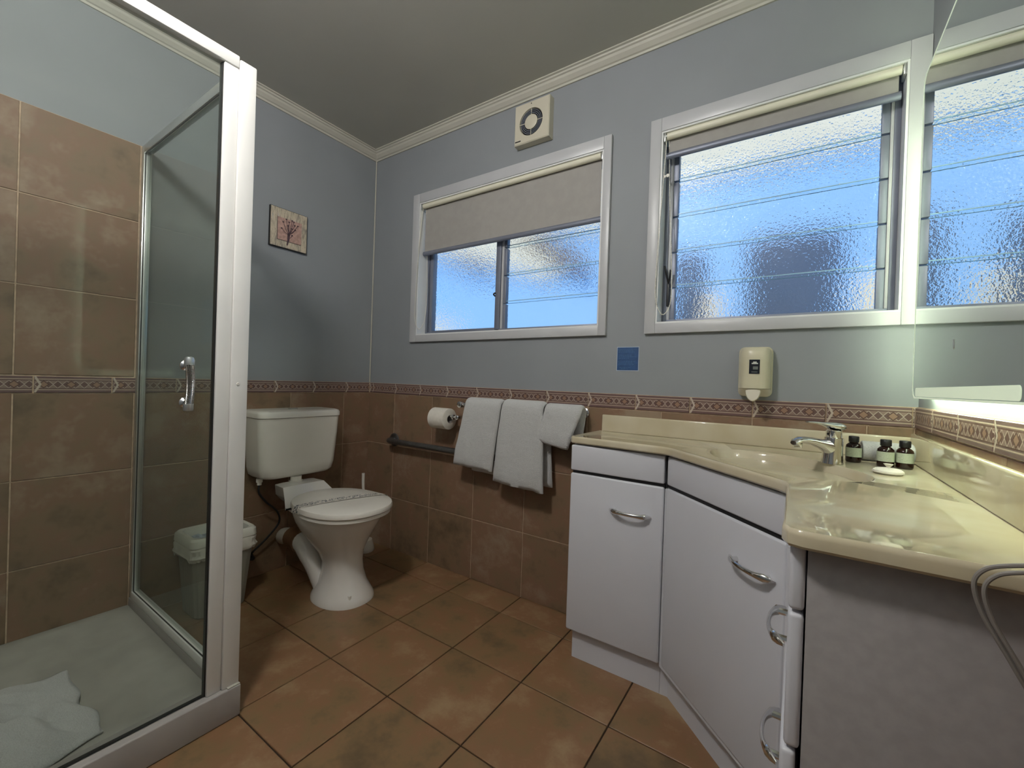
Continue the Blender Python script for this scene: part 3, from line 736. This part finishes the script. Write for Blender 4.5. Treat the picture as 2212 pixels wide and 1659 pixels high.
for a in (90, 270, 0, 180):
    bm = B(); A = math.radians(a); d_ = Vector((math.cos(A), 0, math.sin(A))); p = Vector((cx, -.0375, cz)); tube(bm, [p + d_ * .031, p + d_ * .061], .0016, 6); obj('grille_spoke', bm, m_fan, ef)
obj('logo_strip', box(B(), fx0 + .006, fx0 + .036, -.0408, -.0398, fz0 + .013, fz0 + .018), m_dark, ef, smooth=False)
obj('screw', lathe(B(), [(.001, -.0408), (.0025, -.0408), (.0025, -.0395), (.001, -.0395)], (cx, 0, fz1 - .012), 'y', 10), m_dark, ef)

# picture
def art_mat():
    Mx = Mat('weathered_cream_print', rough=.8); f = Mx.noise(40, 4, .6, stretch=(1, 1, .35)); g = Mx.noise(120, 3, .7, stretch=(1, 2.5, .2))
    c = Mx.ramp(f, [(.3, (.24, .21, .19)), (.45, (.50, .44, .33)), (.6, (.58, .50, .38)), (.75, (.42, .42, .42))]); Mx.color(Mx.mix(g.gt(.55) * .55, c, (.12, .10, .09))); return Mx.m
pi_ = thing('picture_panel', (0, -.526, 1.712), 'small square picture panel of dark stems on pink above the toilet', 'picture')
obj('panel', box(B(), .0005, .014, -.618, -.432, 1.617, 1.811), m_black, pi_, smooth=False)
obj('print', box(B(), .0142, .0152, -.616, -.434, 1.620, 1.809), art_mat(), pi_, smooth=False)
obj('pink_square', box(B(), .0154, .0160, -.582, -.462, 1.655, 1.765), m_pink, pi_, smooth=False)
bm = box(B(), .0154, .0161, -.5845, -.5825, 1.653, 1.767); box(bm, .0154, .0161, -.5845, -.462, 1.6525, 1.6545); obj('ink_line', bm, m_stem, pi_, smooth=False)
tips = [(-.556, 1.745), (-.563, 1.712), (-.541, 1.762), (-.527, 1.752), (-.531, 1.733), (-.512, 1.764), (-.503, 1.760), (-.498, 1.744), (-.482, 1.746), (-.513, 1.723), (-.495, 1.722), (-.510, 1.690)]
bm = B()
for y, z in tips:
    b0 = (.0165, -.528 + (z - 1.7) * .02, 1.690 if z > 1.70 else 1.672); tube(bm, [b0, (.0165, (y - .528) / 2 * 1.0 - 0, (z + b0[2]) / 2 - .006), (.0165, y, z)], .0012, 5, 4)
    bmesh.ops.create_icosphere(bm, subdivisions=1, radius=.0052, matrix=Matrix.Translation((.0165, y, z)) @ Matrix.Diagonal((.15, 1, .8, 1)))
loft(bm, [[Vector((.0163 + q, y, z)) for y, z in ((-.534, 1.695), (-.519, 1.700), (-.523, 1.665), (-.531, 1.634), (-.537, 1.634), (-.534, 1.66))] for q in (0, .0006)])
obj('stem_bunch', bm, m_stem, pi_, smooth=False)

# ------------------------------------------------------------------ toilet
to = thing('toilet', (.35, -.5, 0), 'white toilet with plastic cistern in the left corner', 'toilet')
bm = B()
ped = [(0, .480, -.490, .146, .124), (.012, .480, -.490, .145, .123), (.030, .480, -.490, .136, .113), (.07, .480, -.488, .112, .094), (.12, .480, -.486, .096, .082), (.165, .480, -.486, .093, .080), (.21, .476, -.490, .103, .092), (.26, .472, -.496, .132, .119), (.31, .470, -.502, .166, .146), (.355, .472, -.505, .194, .166), (.385, .474, -.506, .205, .174), (.392, .474, -.506, .203, .172)]
loft(bm, [ell(cx, cy_, rx, ry, z, 48, 2.15) for z, cx, cy_, rx, ry in [(q[0], q[1] + max(0, .006 * (1 - q[0] / .2)), q[2] + max(0, .008 * (1 - q[0] / .2)), q[3], q[4]) for q in ped]]); obj('pan', bm, m_ceramic, to)
bm = B()   # flush horn and shelf behind the bowl
loft(bm, [[Vector((x, -.535 + u, z)) for u, z in ((-.095 * s_, .470), (-.090 * s_, .425), (-.065 * s_, .395 - dz), (0, .383 - dz), (.065 * s_, .395 - dz), (.090 * s_, .425), (.095 * s_, .470), (.06 * s_, .472), (0, .472), (-.06 * s_, .472))] for x, s_, dz in ((.150, .92, -.012), (.158, 1, 0), (.24, 1.05, .01))]
     + [[Vector((x, -.525 + u, z)) for u, z in ((-.12 * s_, zt_), (-.118 * s_, .400), (-.09 * s_, .37), (0, .35), (.09 * s_, .37), (.118 * s_, .400), (.12 * s_, zt_), (.07 * s_, zt_ + .001), (0, zt_ + .001), (-.07 * s_, zt_ + .001))] for x, s_, zt_ in ((.275, 1, .425), (.33, 1.2, .392))])
obj('flush_horn', bm, m_ceramic, to)
bm = B(); tube(bm, [(.415, -.535, .03), (.390, -.54, .075), (.358, -.548, .130), (.325, -.556, .172), (.285, -.556, .205), (.245, -.553, .210)], lambda t: .036 + .011 * t, 18, 6); obj('waste_bend', bm, m_ceramic, to)
obj('connector_sleeve', tube(B(), [(.275, -.557, .212), (.17, -.540, .203)], .0505, 20), m_rubber, to)
obj('waste_pipe', tube(B(), [(.175, -.541, .203), (.075, -.521, .182), (.008, -.500, .160)], .040, 18), m_plastic, to)
for p in ((.366, -.519), (.407, -.567), (.602, -.528)):
    bm = B(); lathe(bm, [(.001, .045), (.0065, .045), (.0075, .040), (.0075, .02), (.001, .02)], (p[0], p[1], .004), 'z', 12); obj('floor_screw', bm, m_plastic, to)
def lidring(s_, z): 
    out = []
    for p in ell(0, 0, .237, .188, 0, 64, 2.2, egg=-.06):
        x = p.x; y = p.y
        if x < -.17: y *= 1 - (-.17 - x) * 1.0
        out.append(Vector((.490 + x * s_, -.506 + y * s_, z)))
    return out
bm = B(); loft(bm, [lidring(.945, .3925), lidring(.968, .396), lidring(.968, .408), lidring(.955, .411)]); obj('seat', bm, m_plastic, to)
bm = B(); loft(bm, [lidring(.975, .4115), lidring(1, .416), lidring(1.002, .426), lidring(.985, .434), lidring(.93, .4385), lidring(.6, .442), lidring(.2, .443)]); lidobj = obj('lid', bm, m_plastic, to)
for y in (-.58, -.44): bm = B(); lathe(bm, [(.001, y - .02), (.011, y - .02), (.011, y + .02), (.001, y + .02)], (.250, 0, .418), 'y', 14); obj('hinge', bm, m_plastic, to)
# cistern
CY = -.5185
bm = B(); cs = [(.497, .078, .160, .045), (.502, .085, .175, .045), (.515, .089, .190, .042), (.55, .091, .198, .040), (.70, .093, .210, .036), (.782, .094, .214, .034)]
loft(bm, [rrect(.006 + hx, CY, hx, hy * .935, min(r_, hx - .002), z, 8) for z, hx, hy, r_ in cs]); obj('cistern', bm, m_plastic, to)
bm = B(); loft(bm, [rrect(.006 + hx, CY, hx, hy * .935, r_, z, 8) for z, hx, hy, r_ in ((.7825, .094, .2135, .034), (.785, .097, .2175, .036), (.803, .097, .2175, .036), (.812, .094, .213, .036), (.8165, .085, .203, .034))]); obj('cistern_lid', bm, m_plastic, to)
obj('flush_button', lathe(B(), [(.001, .8165), (.021, .8165), (.021, .8195), (.018, .821), (.001, .821)], (.09, CY, 0), 'z'), m_silver, to)
obj('flush_pipe', lathe(B(), [(.02, .468), (.031, .470), (.031, .478), (.025, .479), (.025, .498), (.02, .498)], (.195 - .03, -.535, 0), 'z'), m_plastic, to)
obj('inlet_fitting', lathe(B(), [(.004, .468), (.010, .468), (.010, .480), (.014, .481), (.014, .498), (.004, .498)], (.10, -.672, 0), 'z', 12), m_plastic, to)
obj('inlet_hose', tube(B(), [(.10, -.672, .470), (.100, -.672, .430), (.085, -.63, .375), (.060, -.565, .31), (.05, -.55, .25), (.045, -.60, .19), (.035, -.655, .14), (.025, -.665, .12)], .0048, 8, 8), m_black, to)
bm = lathe(B(), [(.004, .006), (.016, .006), (.016, .018), (.010, .02), (.010, .045), (.004, .045)], (0, -.665, .108), 'x', 12); tube(bm, [(.036, -.665, .108), (.036, -.69, .104)], .009, 8); obj('stop_valve', bm, m_black, to)
# paper band across the lid
def band_mat():
    Mx = Mat('printed_paper_band', rough=.9); x, y, z = Mx.xyz('Object'); x = x - .05 - y * .28; f = Mx.noise(210, 1, kind='Object', stretch=(1.3, .8, 1)); q = (x.abs()).lt(.020); edge = (x.abs() - .0265).abs().lt(.0010)
    g = Mx.noise(70, 0, kind='Object'); Mx.color(Mx.mix((f.gt(.50) * q * g.gt(.38) * .9 + edge * .35), (.66, .62, .55), (.03, .05, .07))); return Mx.m
pb = thing('paper_band', (.455, -.506, .443), 'printed white paper band across the closed toilet lid', 'paper')
bm = B(); pr = [(-.195, .4100), (-.1935, .424), (-.189, .4345), (-.178, .4400), (-.115, .4440), (0, .4455), (.115, .4440), (.178, .4400), (.189, .4345), (.1935, .424), (.195, .4100)]
def bshift(u): return .05 + .27 * u
loft(bm, [[Vector((.455 + dx + bshift(u), -.506 + u * .965, z + .0006)) for u, z in pr] for dx in (-.028, -.014, 0, .014, .028)], cap=False, close=False); obj('band', bm, band_mat(), pb)
# brush
br = thing('toilet_brush', (.135, -.115, 0), 'white toilet brush standing behind the toilet pan', 'brush')
obj('brush_holder', lathe(B(), [(.03, 0), (.052, 0), (.055, .006), (.053, .02), (.044, .050), (.040, .064), (.030, .068)], (.146, -.112, 0), 'z'), m_plastic, br)
obj('brush_handle', tube(B(), [(.146, -.112, .06), (.135, -.112, .25), (.121, -.115, .36), (.119, -.115, .436)], lambda t: .006 + .003 * t, 10, 4), m_plastic, br)

# bin
bn = thing('waste_bin', (.15, -.87, 0), 'grey ribbed waste bin with white liner beside the toilet', 'bin')
bm = B(); n = 88; rg = []
for z, hx, hy in ((.001, .072, .090), (.006, .074, .093), (.25, .092, .110), (.27, .094, .112)):
    base = rrect(0, 0, hx, hy, .03, z, 10)
    rr = []
    for i, p in enumerate(base):
        a = base[(i + 1) % len(base)]
        for t in (0, .5): rr.append(p.lerp(a, t))
    # resample evenly for ribs
    tot = [0]
    for i in range(len(base)): tot.append(tot[-1] + (base[(i + 1) % len(base)] - base[i]).length)
    ring = []
    for k_ in range(120):
        s2 = tot[-1] * k_ / 120; i = max(j for j in range(len(base)) if tot[j] <= s2 + 1e-9); f_ = (s2 - tot[i]) / max(1e-9, tot[i + 1] - tot[i]); p = base[i].lerp(base[(i + 1) % len(base)], f_)
        q = 1 + (.018 if k_ % 4 < 2 else 0) * (1 if .003 < z < .26 else 0); ring.append(Vector((.150 + p.x * q, -.862 + p.y * q, p.z)))
    rg.append(ring)
loft(bm, rg); obj('bin_body', bm, m_bin, bn, angle=25)
bm = B(); m_liner = plain('white_bin_liner', (.66, .62, .56), .5, var=.08, scale=30)
rg = []
for j, (z, s_) in enumerate(((.240, 1.04), (.255, 1.10), (.265, 1.06), (.285, 1.08), (.297, 1.02))):
    ring = []
    for i, p in enumerate(rrect(0, 0, .097, .116, .035, z, 12)):
        w_ = noise.noise(Vector((i * .55, j * .9, 3))) * (.05 if j < 3 else .015); zz_ = noise.noise(Vector((i * .45, 7, 0))) * (.022 if j == 0 else 0); ring.append(Vector((.150 + p.x * (s_ + w_), -.862 + p.y * (s_ + w_), p.z + zz_)))
    rg.append(ring)
loft(bm, rg, cap=False); obj('bin_liner', bm, m_liner, bn)
bm = B(); loft(bm, [rrect(.150, -.862, hx, hy, .028, z, 8) for z, hx, hy in ((.290, .098, .118), (.296, .103, .123), (.322, .101, .121), (.330, .094, .114), (.328, .080, .100), (.310, .078, .098), (.285, .076, .096))], cap=False); obj('bin_rim', bm, m_plastic, bn)
bm = B(); rg = []
for s_, z in ((.99, .292), (.6, .300), (.25, .285)):
    rg.append([Vector((.150 + p.x * s_, -.862 + p.y * s_, z + .018 * noise.noise(Vector((i * .5, s_ * 5, 1))))) for i, p in enumerate(rrect(0, 0, .076, .096, .03, 0, 8))])
loft(bm, rg); obj('bin_contents', bm, plain('blue_tinted_plastic_bag', (.40, .44, .50), .4, var=.3, scale=50), bn)

# ------------------------------------------------------------------ rails, roll and towels
gb = thing('grab_bar', (.255, 0, .632), 'dull grey steel grab bar low on the window wall, under the towels', 'rail')
for x in (.250, 1.150): obj('flange', lathe(B(), [(.03, -.0072), (.038, -.008), (.038, -.012), (.034, -.015), (.018, -.016)], (x, 0, .632), 'y'), m_steel, gb)
tube_p = [(.250, -.012, .632), (.250, -.040, .632), (.256, -.052, .632), (.268, -.058, .632), (.30, -.060, .632), (1.10, -.060, .632), (1.132, -.058, .632), (1.144, -.052, .632), (1.150, -.040, .632), (1.150, -.012, .632)]
obj('bar', tube(B(), tube_p, .0155, 16), m_steel, gb)
tr = thing('towel_rail', (1.10, 0, .866), 'chrome towel rail carrying three white towels', 'rail')
RY, RZ = -.075, .868
obj('rail', tube(B(), [(.800, RY, RZ), (1.425, RY, RZ)], .0075, 14), m_chrome, tr)
for x in (.800, 1.425):
    bm = lathe(B(), [(.012, -.0072), (.022, -.008), (.022, -.014), (.012, -.018), (.0095, -.05), (.012, -.058), (.015, -.062), (.016, -.075), (.015, -.088), (.008, -.092)], (x, 0, RZ), 'y', 20); obj('rail_post', bm, m_chrome, tr)

def towel(name, xt0, xt1, xb0, xb1, zf, zb_, lab, th=.013, tilt=0, seed=0, bx=0):
    """draped towel: top x-range, bottom x-range, z of front and back hems"""
    bm = B(); nu = 26; r_ = .0075 + th / 2 + .002
    path = []
    yf, yb = RY - r_ - .004, RY + r_
    N1 = 16
    for i in range(N1): t = i / N1; path.append((yf - .008 * math.sin(PI * t) * (1 - t), zf + (RZ - zf) * t, 1 - t))
    for i in range(9): a = PI - PI * i / 8; path.append((RY + r_ * math.cos(a) - .002 * (1 - i / 8), RZ + .004 + r_ * math.sin(a), 0))
    for i in range(1, N1 + 1): t = i / N1; path.append((yb + .006 * t, RZ + (zb_ - RZ) * t, t * .75))
    tops, bots = [], []
    def pt(i, v, off):
        y, z, k_ = path[i]; a = path[min(i + 1, len(path) - 1)]; b_ = path[max(i - 1, 0)]; d_ = Vector((0, a[0] - b_[0], a[1] - b_[1])).normalized(); n_ = Vector((0, -d_.z, d_.y))
        x = (xt0 + (xt1 - xt0) * v) * (1 - k_) + ((xb0 + (xb1 - xb0) * v) + (bx if i > N1 + 8 else 0)) * k_
        z2 = z + tilt * (v - .5) * k_
        wv = (.009 * noise.noise(Vector((x * 13 + seed, z2 * 5, seed))) + .003 * noise.noise(Vector((x * 45, z2 * 22, seed)))) * (k_ + .2)
        q_ = min(1, min(v, 1 - v) / .09); e_ = .25 + .75 * (1 - (1 - q_) ** 2) ** .5
        he = 1.0 if 0 < i < len(path) - 1 else .45
        return Vector((x, y + wv, z2 + .004 * noise.noise(Vector((x * 20, seed, 1))) * k_)) + n_ * off * e_ * he
    A = [[pt(i, j / nu, th / 2) for j in range(nu + 1)] + [pt(i, j / nu, -th / 2) for j in range(nu, -1, -1)] for i in range(len(path))]
    loft(bm, A)
    return obj(name, bm, m_towel, label=lab, cat='towel', angle=75)
towel('bath_towel', .850, 1.060, .790, 1.020, .578, .550, 'left white hand towel hanging over the rail, next to the paper roll', .026, tilt=-.008, seed=1, bx=.07)
towel('bath_towel', 1.066, 1.278, 1.026, 1.292, .530, .545, 'longest white towel, in the middle of the rail', .028, tilt=-.014, seed=5, bx=.022)
towel('face_towel', 1.284, 1.452, 1.252, 1.398, .730, .765, 'small white face towel at the right end of the rail', .022, tilt=-.022, seed=9, bx=.035)

hp = thing('toilet_roll_holder', (.80, 0, .80), 'chrome arm holder left of the towels, carrying a toilet roll', 'holder')
bm = lathe(B(), [(.012, -.0072), (.024, -.008), (.024, -.014), (.012, -.018), (.009, -.06), (.012, -.07), (.012, -.088), (.006, -.092)], (.785, 0, .803), 'y', 20); obj('wall_post', bm, m_chrome, hp)
obj('arm', tube(B(), [(.785, -.080, .803), (.765, -.080, .803), (.62, -.080, .803)], lambda t: .010 if t < .12 else .0065, 14), m_chrome, hp)
obj('arm_knob', lathe(B(), [(.004, .752), (.012, .753), (.014, .758), (.012, .764), (.006, .766)], (0, -.080, .803), 'x', 16), m_chrome, hp)
rl = thing('toilet_roll', (.69, -.080, .745), 'white toilet paper roll on the chrome arm', 'roll')
bm = B(); lathe(bm, [(.020, .630), (.050, .630), (.0525, .632), (.0525, .733), (.050, .735), (.020, .735), (.020, .630)], (0, -.080, .792), 'x', 36); obj('paper', bm, m_paper, rl)
bm = B(); lathe(bm, [(.0198, .629), (.0198, .7355), (.0185, .7355), (.0185, .629), (.0198, .629)], (0, -.080, .792), 'x', 28); obj('core', bm, plain('grey_card_core', (.30, .27, .24), .9), rl)
bm = B(); loft(bm, [[Vector((x, -.080 + .0535 * math.cos(a), .792 + .0535 * math.sin(a))) for x in (.655 + .03 * k_ / 6, .705 - .03 * k_ / 6)] for k_, a in [(q, math.radians(115 + q * 12)) for q in range(7)]], cap=False, close=False); obj('folded_end', bm, m_paper, rl)

# ------------------------------------------------------------------ shower
sh = thing('shower_enclosure', (.42, -1.5, 0), 'white framed glass shower enclosure in the front left', 'shower')
TX, TY0, TY1 = .857, YB + .002, -1.064
bm = B()
# tray: outer block with sunken floor
def ring4(x0, x1, y0, y1, z, r=.012, k=4): return rrect((x0 + x1) / 2, (y0 + y1) / 2, (x1 - x0) / 2, (y1 - y0) / 2, r, z, k)
TX0 = .0075
loft(bm, [ring4(TX0, .797, TY0, -1.107, .0005, .004), ring4(TX0, .797, TY0, -1.107, .060, .004), ring4(TX0 + .002, .795, TY0 + .002, -1.109, .0615, .004), ring4(TX0 + .045, .720, TY0 + .05, -1.185, .0625, .05), ring4(TX0 + .075, .690, TY0 + .08, -1.215, .054, .06), ring4(.36, .44, -1.57, -1.49, .046, .035)])
obj('shower_tray', bm, m_tray, sh, angle=50)
obj('tray_kerb', box(B(), .7975, TX, TY0, TY1, .0005, .0905, .004, 3), m_kerb, sh)
obj('tray_kerb', box(B(), TX0, .7970, -1.1065, TY1, .0005, .0905, .003, 3), m_kerb, sh)
obj('silicone_patch', box(B(), .846, .8555, -1.098, -1.066, .0905, .0935, .001), m_corn, sh)
PZ0, PZ1 = .0905, 1.862
bm = box(B(), .812, .848, -1.110, -1.066, PZ0, PZ1, .004); box(bm, .812, .846, -1.086, -1.080, PZ0, PZ1, .001); obj('corner_post', bm, m_alu_w, sh)
bm = box(B(), .818, .842, -1.146, -1.1105, PZ0, 1.836, .002); obj('jamb', bm, m_alu_w, sh)
obj('screw_cap', lathe(B(), [(.001, .849), (.004, .849), (.005, .8478), (.001, .8478)], (0, -1.092, .955), 'x', 14), m_plastic, sh)
obj('black_seal', box(B(), .822, .836, -1.1500, -1.1462, PZ0 + .002, 1.834), m_black, sh, smooth=False)
bm = box(B(), .812, .846, YB + .002, -1.1105, 1.837, 1.870, .003); obj('front_head_rail', bm, m_alu_w, sh)
bm = box(B(), .034, .811, -1.104, -1.078, 1.828, 1.860, .003); obj('return_head_rail', bm, m_silver, sh)
bm = box(B(), .034, .811, -1.1062, -1.078, .0615 * 0 + PZ0, .121, .003); obj('return_sill', bm, m_alu_w, sh)
bm = box(B(), .0075, .034, -1.104, -1.078, PZ0, 1.860, .003); obj('wall_channel', bm, m_silver, sh)
bm = box(B(), .034, .046, -1.099, -1.083, .122, 1.828, .001); obj('glazing_bead', bm, m_silver, sh)
bm = box(B(), .046, .811, -1.102, -1.0995, .1215, .1245); box(bm, .0435, .046, -1.102, -1.0995, .1215, 1.828); box(bm, .046, .811, -1.102, -1.0995, 1.824, 1.828); obj('black_gasket', bm, m_black, sh, smooth=False)
bm = box(B(), .036, .811, -1.094, -1.089, .1235, 1.827); obj('return_glass', bm, m_glass, sh, smooth=False)
bm = box(B(), .826, .832, YB + .03, -1.1502, .0954, 1.834); dr = obj('glass_door', bm, m_glass, sh, smooth=False)
bm = box(B(), .824, .834, YB + .03, -1.1502, .0930, .0952); obj('door_seal', bm, m_black, sh, smooth=False)
# door handle
for z in (.905, 1.002): bm = B(); lathe(bm, [(.004, .8322), (.0135, .8322), (.0135, .836), (.010, .839), (.007, .842), (.007, .862), (.004, .862)], (0, -1.212, z), 'x', 18); obj('handle_mount', bm, m_chrome, dr)
bm = B(); pts = [(.856 + .012 * math.sin(PI * t), -1.212, .888 + .132 * t) for t in [i / 12 for i in range(13)]]
tube(bm, pts, .0100, 14, flat=.8)
def knurl():
    Mx = Mat('knurled_chrome', (.55, .54, .52), .25, 1); x, y, z = Mx.xyz('World'); f = ((z * 330).fract() - .5).abs() + ((y * 330).fract() - .5).abs(); Mx.bump(f, 1.0, .003); Mx.color(Mx.mix(f.lt(.42), (.60, .59, .56), (.06, .06, .055))); return Mx.m
obj('handle_grip', bm, knurl(), dr)
bm = B(); lathe(bm, [(.004, .997), (.0112, .998), (.0118, 1.004), (.0118, 1.016), (.009, 1.023), (.004, 1.025)], (.857, -1.212, 0), 'z', 18); obj('handle_end', bm, m_silver, dr)
bm = B(); lathe(bm, [(.004, .884), (.010, .885), (.0115, .889), (.0115, .903), (.004, .904)], (.857, -1.212, 0), 'z', 18); obj('handle_end', bm, m_silver, dr)

# crumpled bath mat in the tray
bm = B(); nx, ny = 46, 60; V = []
for i in range(nx + 1):
    row = []
    for j in range(ny + 1):
        u, v = i / nx, j / ny
        x = .36 + .41 * u; y = -1.84 + .51 * v
        a = Vector((x * 6.5, y * 6.5, 2.3)); h = abs(noise.noise(a)) * .13 + abs(noise.noise(a * 2.3)) * .05 + noise.noise(a * 5) * .006
        ed = min(u, 1 - u, v, 1 - v); h *= min(1, ed * 6)
        x += noise.noise(Vector((v * 3.5, u * 2, 5))) * .055 * (1 if .02 < u < .98 else 1); y += noise.noise(Vector((u * 3, v * 2, 9))) * .07
        x = min(x, .778)
        zb0 = .064
        row.append(bm.verts.new((x, y, zb0 + .006 + h)))
    V.append(row)
for i in range(nx):
    for j in range(ny): bm.faces.new((V[i][j], V[i + 1][j], V[i + 1][j + 1], V[i][j + 1]))
mt = obj('bath_mat', bm, m_towel, label='crumpled white bath mat lying in the shower tray', cat='mat', angle=180)
sm = mt.modifiers.new('thick', 'SOLIDIFY'); sm.thickness = .004; sm.offset = -1

# ------------------------------------------------------------------ hair dryer cord
dn = thing('hair_dryer', (2.40, -.90, .9), 'grey ribbed hair dryer on the right wall with its cord over the worktop edge', 'dryer')
bm = B(); prof = [(.012, -.910)]
for i in range(9): prof += [(.026, -.910 - i * .006), (.0225, -.913 - i * .006)]
prof += [(.030, -.97), (.034, -.99), (.034, -1.05), (.026, -1.07), (.01, -1.072)]
lathe(bm, prof, (2.412 - .002, 0, .925), 'y', 24); obj('dryer_body', bm, m_silver, dn)
bm = B(); tube(bm, [(2.402, -1.03, .915), (2.39, -1.045, .87), (2.383, -1.050, .835)], .014, 12, 4); obj('dryer_handle', bm, m_cord, dn)
cp1 = [(2.384, -1.05, .838), (2.374, -1.0, .822), (2.358, -.980, .812), (2.340, -.972, .801), (2.331, -.971, .783), (2.338, -.970, .752), (2.356, -.972, .715), (2.382, -.972, .665), (2.415, -.970, .615)]

obj('cord', tube(B(), cp1, .0024, 8, 8), m_cord, dn); obj('cord', tube(B(), [(x + .007, y - .004, z - .004) for x, y, z in cp1], .0023, 8, 8), m_cord, dn)

# ------------------------------------------------------------------ guessed ceiling light, unseen; globe and place chosen to fill ceiling and fronts
LX, LY = 1.38, -1.62
cl = thing('unseen_ceiling_light', (LX, LY, H), 'guessed round warm ceiling light, out of frame above the camera, filling the room', 'lamp')
obj('light_base', lathe(B(), [(.02, 0), (.06, 0), (.06, -.03), (.035, -.045), (.02, -.046)], (LX, LY, H - .0005), 'z'), m_alu_w, cl)
obj('light_diffuser', lathe(B(), [(.03 if k_ == 0 else .085 * math.sin(PI * k_ / 14), -.125 + .085 * math.cos(PI * k_ / 14)) for k_ in range(0, 15)], (LX, LY, H), 'z', 32), m_lamp, cl)
